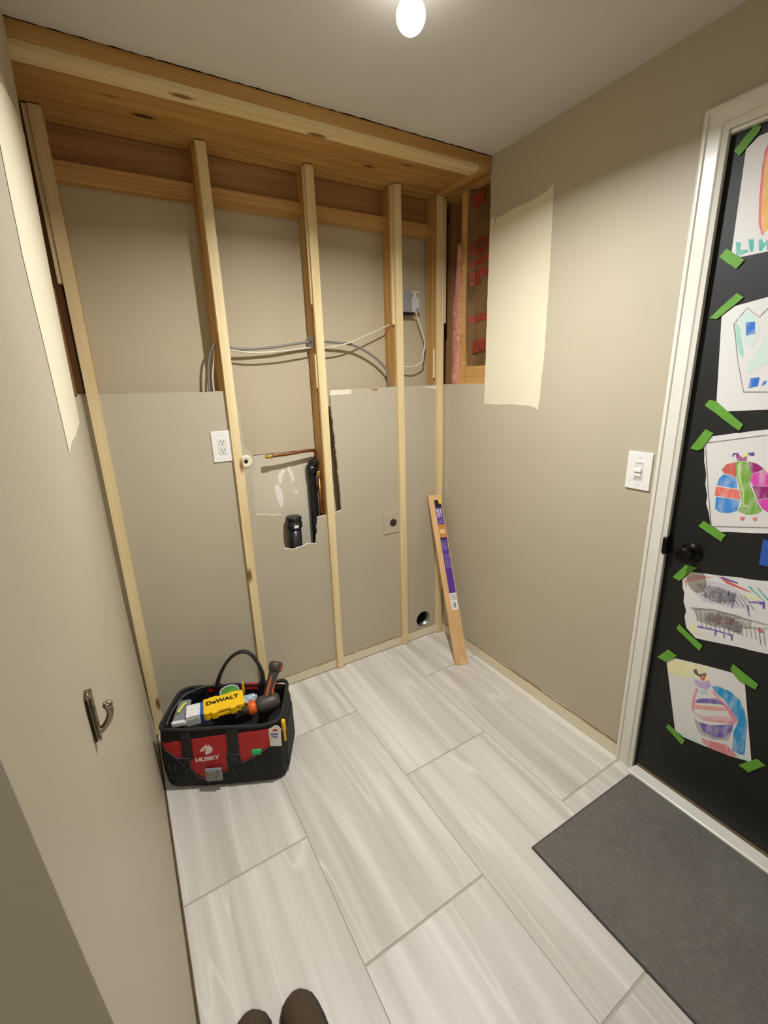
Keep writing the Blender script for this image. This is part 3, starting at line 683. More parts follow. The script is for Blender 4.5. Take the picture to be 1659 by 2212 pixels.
bm = bmesh.new(); bbox(bm, (1.604, DY1-.0, .0005), (1.664, DY0-.014, .014), .006, 4); bbox(bm, (1.594, DY1-.0, .0005), (1.604, DY0-.016, .0065), .003, 3)
prop(link('trim_3', bm, M['trim'], centre=False), kind='structure')
box('wall_outside', (DX+.06, -2.3, -.02), (DX+.07, -1.1, 2.3), M['dark']); prop(bpy.data.objects['wall_outside'], kind='structure')
box('door_sweep', (DX-.003, DY1+.01, .0140), (DX, DY0-.012, .026), plain('tarnished_strip', srgb(120, 100, 78), .4, metal=.6), door, local=False)
# knob and latch
kp = (DX, -1.340, .952)
k_ = bpy.data.objects.new('door_handle', None); COL.objects.link(k_); k_.parent = door; k_.matrix_parent_inverse = WM(door).inverted(); k_.location = kp
mk = axisM(kp, (-1, 0, 0))
bm = bmesh.new(); lathe(bm, [(.033, 0), (.033, .004), (.030, .007), (.026, .008), (.024, .011), (.016, .012)], 28, mk); link('rosette', bm, M['bronze'], k_, smooth=True, local=False)
bm = bmesh.new(); lathe(bm, [(.011, .010), (.011, .028), (.018, .034), (.026, .042), (.0285, .050), (.0275, .057), (.024, .061), (.020, .0615), (.019, .060), (.010, .0602), (.0001, .0602)], 28, mk); link('knob', bm, M['bronze'], k_, smooth=True, local=False)
bm = bmesh.new(); bbox(bm, (W-.016, -1.2745, .928), (DX+.01, -1.2560, .990), .006, 3); link('strike_lip', bm, M['bronze'], k_, local=False)
box('peel_mark', (DX-.0006, -1.303, .028+.07), (DX, -1.301, .075+.03), M['amber'], door, local=False)

# drawings taped to the door
DOOR = {'d1': [('paper', [(-1.3049, 2.1023), (-1.3299, 2.1217), (-1.3497, 2.1235), (-1.3954, 2.1234), (-1.4298, 1.8338), (-1.3986, 1.8354), (-1.3357, 1.8356), (-1.3111, 1.853)]), ('teal', [(-1.3183, 1.8774), (-1.3308, 1.8728), (-1.3322, 1.8545), (-1.3508, 1.8502), (-1.3531, 1.845), (-1.3346, 1.8398), (-1.3241, 1.8437)]), ('teal', [(-1.3477, 1.876), (-1.3605, 1.8751), (-1.364, 1.8586), (-1.364, 1.8433), (-1.357, 1.8437)]), ('teal', [(-1.3722, 1.8696), (-1.3799, 1.8699), (-1.3848, 1.8575), (-1.3937, 1.8647), (-1.3994, 1.8633), (-1.4019, 1.8384), (-1.3956, 1.8391), (-1.3938, 1.8515), (-1.3861, 1.8458), (-1.3849, 1.8404), (-1.3779, 1.8416)]), ('pink', [(-1.3554, 2.0955), (-1.3503, 2.0818), (-1.3501, 2.0468), (-1.3569, 1.9689), (-1.3652, 1.9112), (-1.3764, 1.8821), (-1.3833, 1.8766), (-1.3802, 1.8849), (-1.3694, 1.9175), (-1.3628, 1.9671), (-1.3559, 2.0447), (-1.357, 2.0862), (-1.3744, 2.0967), (-1.3735, 2.1022)]), ('ochre', [(-1.357, 2.0862), (-1.3559, 2.0447), (-1.3628, 1.9671), (-1.3694, 1.9175), (-1.3805, 1.8829), (-1.3897, 1.8898), (-1.4082, 1.8813), (-1.3774, 2.0888)])], 't1': [('tape', [(-1.3195, 2.1529), (-1.3339, 2.1429), (-1.33, 2.1313), (-1.3062, 2.1054), (-1.2921, 2.0916), (-1.2771, 2.1091), (-1.2951, 2.1293)]), ('tape', [(-1.2982, 1.8655), (-1.3475, 1.8256), (-1.3406, 1.8172), (-1.3309, 1.8065), (-1.2819, 1.8479)])], 'd2': [('paper', [(-1.3429, 1.7083), (-1.4182, 1.7203), (-1.4745, 1.7283), (-1.5279, 1.4255), (-1.4689, 1.4222), (-1.368, 1.414), (-1.3375, 1.44), (-1.3126, 1.6863)]), ('outline', [(-1.3467, 1.661), (-1.3747, 1.7009), (-1.4071, 1.6723), (-1.423, 1.6921), (-1.4433, 1.697), (-1.4438, 1.6946), (-1.4243, 1.6887), (-1.408, 1.6689), (-1.3752, 1.6975), (-1.3496, 1.6598), (-1.3773, 1.5516), (-1.4036, 1.4715), (-1.4605, 1.4717), (-1.4819, 1.4734), (-1.4825, 1.47), (-1.4611, 1.4683), (-1.4027, 1.468), (-1.3749, 1.5518)]), ('mint', [(-1.3493, 1.6691), (-1.3639, 1.6506), (-1.3849, 1.5813), (-1.3858, 1.5641), (-1.3731, 1.582), (-1.3582, 1.6259)]), ('palemint', [(-1.3565, 1.6724), (-1.3757, 1.6946), (-1.407, 1.6622), (-1.4162, 1.6287), (-1.4045, 1.5883), (-1.3879, 1.598), (-1.3692, 1.6417)]), ('palemint', [(-1.4327, 1.6351), (-1.4218, 1.5953), (-1.4026, 1.5547), (-1.4006, 1.5205), (-1.4152, 1.5243), (-1.4377, 1.5446), (-1.4657, 1.5474), (-1.4509, 1.6332)]), ('blue', [(-1.3764, 1.6609), (-1.3992, 1.6603), (-1.4054, 1.6277), (-1.3835, 1.6248)]), ('blue', [(-1.4133, 1.5085), (-1.4354, 1.5101), (-1.4346, 1.4862), (-1.413, 1.4803)]), ('blue', [(-1.4448, 1.4981), (-1.4547, 1.5013), (-1.4505, 1.4904), (-1.4422, 1.4853)])], 't2': [('tape', [(-1.3432, 1.7423), (-1.3619, 1.7284), (-1.3528, 1.7192), (-1.3015, 1.6782), (-1.2819, 1.6837), (-1.314, 1.7158)]), ('tape', [(-1.3184, 1.4466), (-1.3384, 1.4423), (-1.393, 1.3981), (-1.4182, 1.3781), (-1.4112, 1.3603), (-1.4025, 1.3642), (-1.3346, 1.4118), (-1.3079, 1.4299)])], 'd3': [('paper', [(-1.323, 1.3057), (-1.3405, 1.3373), (-1.4782, 1.3679), (-1.5337, 1.381), (-1.5858, 1.0856), (-1.5286, 1.0714), (-1.4131, 1.0441), (-1.3804, 1.0587), (-1.3701, 1.094), (-1.3572, 1.1249), (-1.3565, 1.1508), (-1.3456, 1.1857), (-1.3434, 1.2147), (-1.3315, 1.2565)]), ('red', [(-1.383, 1.2387), (-1.3946, 1.2579), (-1.4171, 1.2662), (-1.4244, 1.2207), (-1.4089, 1.2251), (-1.3918, 1.2277)]), ('skyblue', [(-1.3906, 1.2258), (-1.4244, 1.2207), (-1.4342, 1.1875), (-1.3779, 1.1879), (-1.3807, 1.2099)]), ('coral', [(-1.3754, 1.1838), (-1.4391, 1.1849), (-1.4466, 1.1565), (-1.3768, 1.1549)]), ('skyblue', [(-1.381, 1.1521), (-1.4455, 1.1545), (-1.4436, 1.1204), (-1.4245, 1.1087), (-1.4004, 1.1048), (-1.3844, 1.1122)]), ('green', [(-1.4168, 1.2678), (-1.4505, 1.2723), (-1.4614, 1.2402), (-1.4614, 1.2063), (-1.4854, 1.1629), (-1.504, 1.1343), (-1.4924, 1.1212), (-1.4681, 1.1137), (-1.4451, 1.1207), (-1.4514, 1.1452), (-1.4424, 1.182), (-1.4233, 1.2274)]), ('palegreen', [(-1.4222, 1.2617), (-1.4313, 1.2681), (-1.4372, 1.2228), (-1.4534, 1.1772), (-1.457, 1.1464), (-1.4785, 1.1372), (-1.4558, 1.1356), (-1.4478, 1.1761), (-1.4262, 1.2279)]), ('plum', [(-1.4156, 1.2932), (-1.4319, 1.2817), (-1.4423, 1.288), (-1.4419, 1.2728), (-1.4208, 1.2701), (-1.4141, 1.2846)]), ('plum', [(-1.4461, 1.2734), (-1.4705, 1.2683), (-1.4889, 1.2561), (-1.4619, 1.237)]), ('magenta', [(-1.4622, 1.2353), (-1.4905, 1.2546), (-1.5085, 1.2344), (-1.518, 1.2097), (-1.4674, 1.2039), (-1.4606, 1.2198)]), ('plum', [(-1.4691, 1.2025), (-1.5183, 1.2081), (-1.5286, 1.1786), (-1.4862, 1.1665)]), ('magenta', [(-1.4865, 1.1648), (-1.5289, 1.177), (-1.5409, 1.1378), (-1.5179, 1.1341), (-1.5029, 1.1409)]), ('navy', [(-1.404, 1.2833), (-1.4056, 1.2921), (-1.4197, 1.2947), (-1.4164, 1.2882), (-1.409, 1.2891), (-1.4073, 1.2813)]), ('navy', [(-1.4421, 1.2973), (-1.457, 1.3004), (-1.459, 1.2917), (-1.4477, 1.2893)]), ('yellow', [(-1.4309, 1.2883), (-1.4394, 1.297), (-1.4441, 1.2942), (-1.4406, 1.2844)]), ('coral', [(-1.4536, 1.1048), (-1.4596, 1.1038), (-1.4653, 1.1077), (-1.4654, 1.0988), (-1.4614, 1.0924), (-1.4558, 1.0964)]), ('coral', [(-1.4849, 1.1107), (-1.4907, 1.1096), (-1.4957, 1.1133), (-1.496, 1.1046), (-1.4924, 1.0992), (-1.4875, 1.1032)]), ('outline', [(-1.3257, 1.3095), (-1.3289, 1.3099), (-1.3552, 1.1801), (-1.3847, 1.0523), (-1.3825, 1.0517), (-1.3527, 1.1797)]), ('outline', [(-1.3294, 1.317), (-1.4805, 1.3538), (-1.4809, 1.3519), (-1.3297, 1.3149)]), ('outline', [(-1.3824, 1.0562), (-1.5255, 1.0896), (-1.5258, 1.0876), (-1.3828, 1.054)])], 't3': [('tape', [(-1.3215, 1.3578), (-1.3453, 1.347), (-1.332, 1.3208), (-1.3212, 1.2966), (-1.3074, 1.2897), (-1.286, 1.2939), (-1.3048, 1.3289)]), ('tape', [(-1.3603, 1.0677), (-1.4288, 1.0372), (-1.4218, 1.0285), (-1.4184, 1.0143), (-1.3475, 1.0463)])], 'd4': [('paper', [(-1.3477, 0.8831), (-1.5529, 0.9286), (-1.6112, 0.9415), (-1.6509, 0.7163), (-1.5912, 0.703), (-1.5288, 0.6895), (-1.3956, 0.657), (-1.3632, 0.6801), (-1.3521, 0.7186), (-1.3536, 0.7411), (-1.3409, 0.77), (-1.3386, 0.8033), (-1.3314, 0.8175), (-1.326, 0.8492)]), ('lilac', [(-1.3669, 0.8482), (-1.407, 0.8759), (-1.4673, 0.8795), (-1.5101, 0.8583), (-1.5133, 0.821), (-1.4574, 0.8041), (-1.3992, 0.7951), (-1.3722, 0.8129)]), ('greyscrib', [(-1.3694, 0.761), (-1.4224, 0.7763), (-1.4908, 0.7912), (-1.5363, 0.7888), (-1.5378, 0.7622), (-1.4975, 0.7503), (-1.4308, 0.7218), (-1.3919, 0.7287)]), ('red', [(-1.4233, 0.898), (-1.4527, 0.8933), (-1.4909, 0.885), (-1.5242, 0.8794), (-1.5069, 0.878), (-1.4544, 0.8823)]), ('rose', [(-1.3315, 0.8471), (-1.3523, 0.8757), (-1.4177, 0.8919), (-1.3426, 0.8451), (-1.3407, 0.8212)]), ('teal', [(-1.5125, 0.8973), (-1.5581, 0.8636), (-1.5555, 0.8624), (-1.5104, 0.8927)]), ('teal', [(-1.532, 0.9013), (-1.5618, 0.8763), (-1.5629, 0.8694), (-1.5313, 0.8973)]), ('paleyellow', [(-1.5036, 0.8709), (-1.5491, 0.8672), (-1.5391, 0.8592), (-1.5129, 0.8595)]), ('violet', [(-1.5175, 0.8492), (-1.5569, 0.8623), (-1.5603, 0.842), (-1.5551, 0.8397), (-1.553, 0.852), (-1.5211, 0.8457)]), ('violet', [(-1.5137, 0.8367), (-1.5198, 0.8355), (-1.5299, 0.8014), (-1.5258, 0.7995)]), ('violet', [(-1.4357, 0.9006), (-1.4828, 0.8972), (-1.4806, 0.8925), (-1.4366, 0.8951)]), ('green', [(-1.4561, 0.7711), (-1.471, 0.778), (-1.477, 0.7606), (-1.4621, 0.7535)]), ('paleyellow', [(-1.367, 0.7039), (-1.3889, 0.7015), (-1.4102, 0.6775), (-1.3826, 0.6722)]), ('violet', [(-1.3955, 0.7047), (-1.4289, 0.7125), (-1.4959, 0.7211), (-1.499, 0.7022), (-1.4946, 0.6999), (-1.4922, 0.7151), (-1.4748, 0.7145), (-1.4772, 0.6992), (-1.4736, 0.6973), (-1.47, 0.7141), (-1.4524, 0.7115), (-1.4518, 0.6944), (-1.4481, 0.6926), (-1.4469, 0.7109), (-1.3964, 0.6986)]), ('red', [(-1.5513, 0.7689), (-1.5587, 0.7764), (-1.5716, 0.7673), (-1.5611, 0.7621)]), ('outline', [(-1.3799, 0.7615), (-1.3816, 0.7622), (-1.3938, 0.721), (-1.3918, 0.72)]), ('outline', [(-1.3938, 0.7626), (-1.3954, 0.7633), (-1.4097, 0.7077), (-1.4078, 0.7068)]), ('outline', [(-1.4074, 0.7637), (-1.409, 0.7644), (-1.4231, 0.7105), (-1.4212, 0.7095)]), ('outline', [(-1.4208, 0.7648), (-1.4224, 0.7655), (-1.4362, 0.7131), (-1.4343, 0.7122)]), ('outline', [(-1.434, 0.7659), (-1.4356, 0.7666), (-1.4491, 0.7158), (-1.4473, 0.7148)]), ('outline', [(-1.447, 0.7669), (-1.4486, 0.7676), (-1.4619, 0.7183), (-1.46, 0.7174)]), ('outline', [(-1.4599, 0.768), (-1.4614, 0.7687), (-1.4744, 0.7209), (-1.4726, 0.72)]), ('outline', [(-1.4725, 0.769), (-1.474, 0.7697), (-1.4867, 0.7234), (-1.485, 0.7225)]), ('outline', [(-1.4849, 0.77), (-1.4864, 0.7707), (-1.4989, 0.7259), (-1.4972, 0.725)]), ('outline', [(-1.4972, 0.771), (-1.4986, 0.7717), (-1.5109, 0.7283), (-1.5092, 0.7275)]), ('outline', [(-1.5093, 0.772), (-1.5107, 0.7727), (-1.5227, 0.7307), (-1.521, 0.7299)]), ('outline', [(-1.5212, 0.773), (-1.5226, 0.7736), (-1.5343, 0.7331), (-1.5327, 0.7322)]), ('outline', [(-1.5329, 0.7739), (-1.5343, 0.7746), (-1.5458, 0.7354), (-1.5442, 0.7346)]), ('outline', [(-1.5445, 0.7749), (-1.5458, 0.7755), (-1.5571, 0.7377), (-1.5555, 0.7369)]), ('outline', [(-1.5559, 0.7758), (-1.5572, 0.7764), (-1.5707, 0.7256), (-1.5691, 0.7248)]), ('outline', [(-1.5672, 0.7767), (-1.5685, 0.7773), (-1.5816, 0.7279), (-1.5801, 0.7271)]), ('outline', [(-1.3768, 0.8521), (-1.3783, 0.8535), (-1.4127, 0.8174), (-1.4109, 0.8158)]), ('outline', [(-1.3921, 0.8531), (-1.3935, 0.8545), (-1.4275, 0.8187), (-1.4257, 0.8172)]), ('outline', [(-1.4071, 0.8542), (-1.4085, 0.8555), (-1.442, 0.82), (-1.4403, 0.8185)]), ('outline', [(-1.4218, 0.8552), (-1.4232, 0.8565), (-1.4562, 0.8213), (-1.4546, 0.8198)]), ('outline', [(-1.4363, 0.8562), (-1.4377, 0.8575), (-1.4702, 0.8226), (-1.4686, 0.821)]), ('outline', [(-1.4505, 0.8571), (-1.4519, 0.8585), (-1.484, 0.8238), (-1.4824, 0.8223)]), ('outline', [(-1.4646, 0.8581), (-1.4659, 0.8594), (-1.4976, 0.825), (-1.496, 0.8235)]), ('outline', [(-1.4784, 0.859), (-1.4797, 0.8604), (-1.511, 0.8262), (-1.5094, 0.8248)]), ('outline', [(-1.4919, 0.86), (-1.4932, 0.8613), (-1.5241, 0.8274), (-1.5226, 0.8259)]), ('outline', [(-1.5053, 0.8609), (-1.5065, 0.8622), (-1.537, 0.8286), (-1.5355, 0.8271)]), ('outline', [(-1.3659, 0.7603), (-1.4345, 0.7838), (-1.5357, 0.7925), (-1.5754, 0.7961), (-1.5757, 0.7943), (-1.5361, 0.7903), (-1.4349, 0.7815), (-1.3663, 0.7579)]), ('outline', [(-1.3919, 0.7287), (-1.443, 0.7298), (-1.5772, 0.7855), (-1.5775, 0.7837), (-1.4433, 0.7275), (-1.3923, 0.7263)])], 't4': [('tape', [(-1.3286, 0.9036), (-1.3677, 0.9078), (-1.3416, 0.876), (-1.3177, 0.841), (-1.2952, 0.8462)]), ('tape', [(-1.3403, 0.6845), (-1.3688, 0.6675), (-1.4214, 0.6422), (-1.4156, 0.6185), (-1.3339, 0.6635)])], 'd5': [('paper', [(-1.3194, 0.5193), (-1.3389, 0.5466), (-1.44, 0.5735), (-1.5158, 0.5909), (-1.5339, 0.5936), (-1.5506, 0.5844), (-1.6138, 0.3151), (-1.551, 0.2909), (-1.4148, 0.2591), (-1.3844, 0.2688)]), ('paleyellow', [(-1.3234, 0.5192), (-1.3413, 0.5433), (-1.4506, 0.571), (-1.4436, 0.5495), (-1.4647, 0.5229), (-1.4075, 0.5096), (-1.3668, 0.4846), (-1.3325, 0.4824)]), ('skyblue2', [(-1.47, 0.5109), (-1.4867, 0.5215), (-1.5234, 0.5237), (-1.5506, 0.5098), (-1.5679, 0.4792), (-1.5816, 0.4419), (-1.5927, 0.3278), (-1.5787, 0.3184), (-1.5596, 0.3186), (-1.5515, 0.3887), (-1.5584, 0.4335), (-1.5338, 0.4594), (-1.5072, 0.4848), (-1.4789, 0.4968)]), ('rosy', [(-1.4235, 0.4743), (-1.4322, 0.4754), (-1.4275, 0.4358), (-1.4324, 0.3788), (-1.4642, 0.369), (-1.5022, 0.39), (-1.5488, 0.4154), (-1.557, 0.4325), (-1.5338, 0.4594), (-1.4904, 0.4868), (-1.4722, 0.4968), (-1.4697, 0.4908), (-1.4881, 0.4808), (-1.5258, 0.4494), (-1.5426, 0.4241), (-1.5013, 0.3961), (-1.4623, 0.3816), (-1.4288, 0.3786), (-1.421, 0.3942)]), ('violet2', [(-1.4294, 0.4232), (-1.4392, 0.4413), (-1.489, 0.4748), (-1.5132, 0.467), (-1.4766, 0.4463), (-1.4334, 0.4204)]), ('salmon', [(-1.4296, 0.4095), (-1.5089, 0.453), (-1.5312, 0.4554), (-1.4834, 0.424), (-1.4318, 0.3947)]), ('palerose', [(-1.4344, 0.3778), (-1.4617, 0.3857), (-1.5375, 0.4358), (-1.544, 0.4252), (-1.5016, 0.3941), (-1.4569, 0.3707)]), ('violet2', [(-1.4508, 0.3522), (-1.4889, 0.3665), (-1.5474, 0.4144), (-1.5471, 0.3764), (-1.532, 0.3489), (-1.5048, 0.3301), (-1.4729, 0.3241)]), ('greyscrib', [(-1.4372, 0.3587), (-1.4508, 0.3522), (-1.4729, 0.3241), (-1.5048, 0.3301), (-1.5321, 0.3481), (-1.548, 0.3905), (-1.5423, 0.3456), (-1.5061, 0.3218), (-1.4662, 0.3095), (-1.4495, 0.3252)]), ('lilac2', [(-1.4153, 0.5054), (-1.4289, 0.5093), (-1.4397, 0.5072), (-1.4573, 0.5271), (-1.4666, 0.5109), (-1.4564, 0.4888), (-1.4326, 0.4847), (-1.4194, 0.4899)]), ('redd', [(-1.428, 0.5267), (-1.4468, 0.5404), (-1.4435, 0.5163), (-1.4353, 0.5133)]), ('dark', [(-1.4061, 0.538), (-1.4161, 0.5471), (-1.4258, 0.5298), (-1.4436, 0.5495), (-1.4483, 0.5413), (-1.4267, 0.5237), (-1.4119, 0.528)]), ('palesky', [(-1.4377, 0.4744), (-1.4564, 0.4888), (-1.4648, 0.4787), (-1.4431, 0.4621)]), ('rosepink', [(-1.4681, 0.2968), (-1.4914, 0.3056), (-1.542, 0.3272), (-1.5755, 0.309), (-1.5603, 0.294), (-1.5025, 0.2791), (-1.4771, 0.2848)]), ('palemint', [(-1.3865, 0.2679), (-1.4127, 0.2732), (-1.4669, 0.2815), (-1.4891, 0.2754), (-1.4146, 0.26)]), ('palemint', [(-1.5745, 0.3149), (-1.6105, 0.3225), (-1.6125, 0.3158), (-1.581, 0.3044)])], 't5': [('tape', [(-1.3199, 0.5714), (-1.3499, 0.5628), (-1.3424, 0.5486), (-1.3176, 0.5182), (-1.2863, 0.5215)]), ('tape', [(-1.5136, 0.6241), (-1.586, 0.5932), (-1.5824, 0.5717), (-1.5364, 0.5785), (-1.5094, 0.6017)]), ('tape', [(-1.3606, 0.2774), (-1.3823, 0.2697), (-1.4222, 0.2521), (-1.4168, 0.227), (-1.3551, 0.2593)]), ('tape', [(-1.6255, 0.3404), (-1.6487, 0.333), (-1.6301, 0.3037), (-1.6136, 0.2758), (-1.5842, 0.2808)])], 'blue': [('bluetape', [(-1.5207, 1.0516), (-1.5323, 1.0497), (-1.5555, 1.0531), (-1.5586, 0.9733), (-1.5454, 0.9723), (-1.5236, 0.9719)])], 'knob': [('k', [(-1.3407, 0.9533), (-1.321, 0.9307), (-1.342, 0.9917), (-1.3874, 0.9603), (-1.2955, 0.9306), (-1.3233, 0.9026)])], 'latch': [('k', [(-1.2781, 0.9873), (-1.2653, 0.9587), (-1.2711, 0.9311), (-1.2866, 0.9277)])], 'slit': [('k', [(-1.4154, 0.1758), (-1.429, 0.1746)])]}
INFO = {'1': ('crayon drawing with an orange shape and teal letters, topmost on the black door', 'topmost'),
        '2': ('drawing of a mint castle shape with blue windows, second from door top', 'second'),
        '3': ('drawing of a ruffled blue, red, green and magenta dress above the door knob', 'third'),
        '4': ('dense grey and violet scribble drawing, below the door knob', 'fourth'),
        '5': ('small drawing of a cupcake shape with a blue sweep, lowest on the door', 'lowest')}
def door_poly(name, pts, x, th, mat, parent, lab=None):
    bm = bmesh.new()
    try: plate(bm, [pts], lambda u, v: (x, u, v), (th, 0, 0))
    except Exception: bm.free(); return None
    return link(name, bm, mat, parent, local=False, label=lab)
NM = dict(teal='teal_mark', outline='pencil_line')
for k in '12345':
    items = DOOR['d'+k]; cy = sum(p[0] for p in items[0][1])/len(items[0][1]); cz = min(p[1] for p in items[0][1])
    t = thing('childs_drawing', INFO[k][0], 'drawing', (DX, cy, cz), group='drawings taped to the black door')
    pp = items[0][1]
    if k in '34': pp = jag(pp, .02, .0012, True, int(k))
    door_poly('paper', pp, DX-.0012, .0008, M['sheet'], t)
    for j, (c, pts) in enumerate(items[1:]):
        door_poly(NM.get(c, 'crayon_patch'), pts, DX-.00135-.00005*j, .0001, M['c_'+c], t)
    for c, pts in DOOR['t'+k]:
        door_poly('tape_strip', jag(pts, .012, .0007, True, 5), DX-.0042-.0002, .0016 if k != '4' else .0012, M['kelly'], t, lab='green tape')
def scribble_part(parent, name, mat, cy, cz, ry, rz_, n, seed, w=.0009, x=DX-.0026, tilt=.0, zig=7):
    rnd = random.Random(seed); bm = bmesh.new()
    for i in range(n):
        a = rnd.uniform(0, 2*PI); r = math.sqrt(rnd.random()); y = cy+ry*r*math.cos(a); z = cz+rz_*r*math.sin(a); pts = []
        for j in range(zig):
            pts.append((y, z)); y += rnd.uniform(-.012, .002); z += (1 if j % 2 else -1)*rnd.uniform(.008, .03) + tilt
            y = max(cy-ry, min(cy+ry, y)); z = max(cz-rz_, min(cz+rz_, z))
        for p, q in zip(pts, pts[1:]):
            d = Vector((q[0]-p[0], q[1]-p[1]));
            if d.length < 1e-4: continue
            m = Vector((-d.y, d.x)).normalized()*w/2
            bm.faces.new([bm.verts.new((x - i*9e-6, p[0]+m.x, p[1]+m.y)), bm.verts.new((x - i*9e-6, q[0]+m.x, q[1]+m.y)), bm.verts.new((x - i*9e-6, q[0]-m.x, q[1]-m.y)), bm.verts.new((x - i*9e-6, p[0]-m.x, p[1]-m.y))])
    return link(name, bm, mat, parent, local=False)
d4 = [o for o in COL.objects if o.get('label', '').startswith('dense grey')][0]
ps = DOOR['d4'][1][1]; cy4 = sum(p[0] for p in ps)/len(ps); cz4 = sum(p[1] for p in ps)/len(ps)
ps = DOOR['d4'][2][1]; cy5 = sum(p[0] for p in ps)/len(ps); cz5 = sum(p[1] for p in ps)/len(ps)
scribble_part(d4, 'pencil_scribble', M['c_outline'], cy4+.003, cz4, .048, .026, 34, 1)
scribble_part(d4, 'pencil_scribble', M['c_outline'], cy5, cz5-.004, .055, .022, 44, 2)
scribble_part(d4, 'violet_scribble', M['c_violet2'], cy4, cz4+.006, .040, .016, 12, 3)
scribble_part(d4, 'brown_scribble', M['c_redd'], cy5-.012, cz5-.002, .040, .016, 8, 4)
pts = DOOR['blue'][0][1]
bm = bmesh.new(); plate(bm, [pts], lambda u, v: (DX-.0015, u, v), (.0012, 0, 0)); o = link('blue_note', bm, M['bluetape']); prop(o, 'strip of blue tape on the black door, right of the knob', 'tape')

# ------------------------------------------------------------------ doormat
bm = bmesh.new(); bbox(bm, (0, 0, 0), (.553, .95, .009), .003, 2)
sk = Matrix.Translation((1.049, -2.235, .0003)); bmesh.ops.transform(bm, matrix=sk, verts=bm.verts[:])
t = thing('doormat', 'charcoal grey doormat on the tiles in front of the black door', 'mat', (1.32, -1.76, 0))
link('carpet', bm, M['mat'], t, local=False)
bm = bmesh.new()
for a, b in (((1.0455, -2.24, .0003), (1.0525, -1.2815, .0075)), ((1.0455, -1.2865, .0003), (1.600, -1.2800, .0075))): bbox(bm, a, b, .002, 2)
link('edge_binding', bm, M['rubber'], t, local=False)

# ------------------------------------------------------------------ leaning board
T0 = Vector((1.531, -.0225, .904)); B0 = Vector((1.483, -.349, .001)); e_ = Vector((.9445, -.3285, 0)).normalized()
d_ = (T0-B0); Lb = d_.length; d_.normalize(); n_ = e_.cross(d_).normalized()      # n_ points back, away from the viewer or to it
if n_.y > 0: n_ = -n_
t = thing('leaning_board', 'tan wooden board with purple sticker leaning in the right corner', 'board', (B0.x+.035, B0.y, 0))
BM4 = Matrix(((e_.x, d_.x, n_.x, B0.x), (e_.y, d_.y, n_.y, B0.y), (e_.z, d_.z, n_.z, B0.z), (0, 0, 0, 1)))
def bpart(name, u0, u1, v0, v1, mat, h0=.0001, h1=.0005, bev=0, label=None):
    bm = bmesh.new(); bbox(bm, (u0, v0, h0), (u1, v1, h1), bev, mat=BM4); return link(name, bm, mat, t, local=False, label=label)
bpart('board', 0, .073, 0, Lb, M['oak'], -.018, 0, .0012)
s = bpart('sticker', .030, .069, Lb-.285, Lb-.030, M['purple'], label='purple product sticker, upper part')
bpart('black_header', .030, .069, Lb-.075, Lb-.0301, M['inkblack'], .0004, .0007)
bpart('yellow_mark', .055, .069, Lb-.052, Lb-.030, M['yellow'], .0006, .0009)
bpart('picture_panel', .030, .069, Lb-.245, Lb-.170, M['amber'], .0004, .0007)
bpart('picture_highlight', .036, .062, Lb-.222, Lb-.198, M['peach'], .0006, .0009)
bpart('sticker', .030, .069, Lb-.560, Lb-.246, M['purple'], label='purple product sticker, lower part')
def scribble(u, v0, v1, w, m='lilac'):
    rnd = random.Random(int(u*1e4+v0*1e3)); bm = bmesh.new(); v = v0
    while v < v1:
        k = rnd.uniform(.004, .012); bbox(bm, (u-w, v, .0005), (u+w, min(v+k, v1), .0008), mat=BM4); v += k + rnd.uniform(.002, .004)
    o = link('fine_print', bm, M[m], t, local=False); return o
for u in (.037, .047, .058): scribble(u, Lb-.130, Lb-.080, .0026, 'card')
for u in (.037, .047, .058): scribble(u, Lb-.163, Lb-.142, .0010)
for u in (.037, .047, .058): scribble(u, Lb-.315, Lb-.258, .0012)
for u in (.040, .050, .061): scribble(u, Lb-.42, Lb-.34, .0011)
bpart('price_label', .030, .069, Lb-.655, Lb-.561, M['card'], label='white label')
bpart('label_grey_field', .034, .066, Lb-.600, Lb-.566, M['lightbox'], .0004, .0007)
bm = bmesh.new()
for k in range(9): bbox(bm, (.044+k*.0016, Lb-.643, .0005), (.0449+k*.0016, Lb-.615, .0008), mat=BM4)
link('barcode', bm, M['inkblack'], t, local=False)
bm = bmesh.new()
plate(bm, [[(.030, .004), (.060, .002), (.066, .012), (.048, .026), (.040, .048), (.032, .036)]], lambda u, v: tuple(BM4 @ Vector((u, v, .0006))), tuple(-n_*.0005)); link('chipped_patch', bm, M['peach'], t, local=False)

# ------------------------------------------------------------------ tool bag
BL_, BO = (.015, -.352, 0.0), math.radians(-27.1)
bag = thing('tool_bag', 'open black and red fabric tool bag full of tools on the floor', 'bag', BL_, BO)
HX, HY, CX, CY = .236, .135, .231, .130
def ring(z, hx, hy, cx=CX, cy=CY, n=72, ex=8.0, sag=0.0):
    out = []
    for k in range(n):
        a = 2*PI*k/n; c, s = math.cos(a), math.sin(a)
        x = hx*math.copysign(abs(c)**(2/ex), c); y = hy*math.copysign(abs(s)**(2/ex), s)
        out.append((cx+x, cy+y, z + sag*(1-min(1, abs(x)/hx)**2)))
    return out
def prof_h(z):   # half sizes of the outer skin at height z
    t = z/.27
    return HX + .006*math.sin(PI*min(1, t)), HY + .010*math.sin(PI*min(1, t)) - .006*t
bm = bmesh.new()
levels = [(.002, .97), (.006, .99), (.02, 1.0)] + [(z, 1.0) for z in (.06, .10, .14, .18, .22, .25, .262)]
rings = []
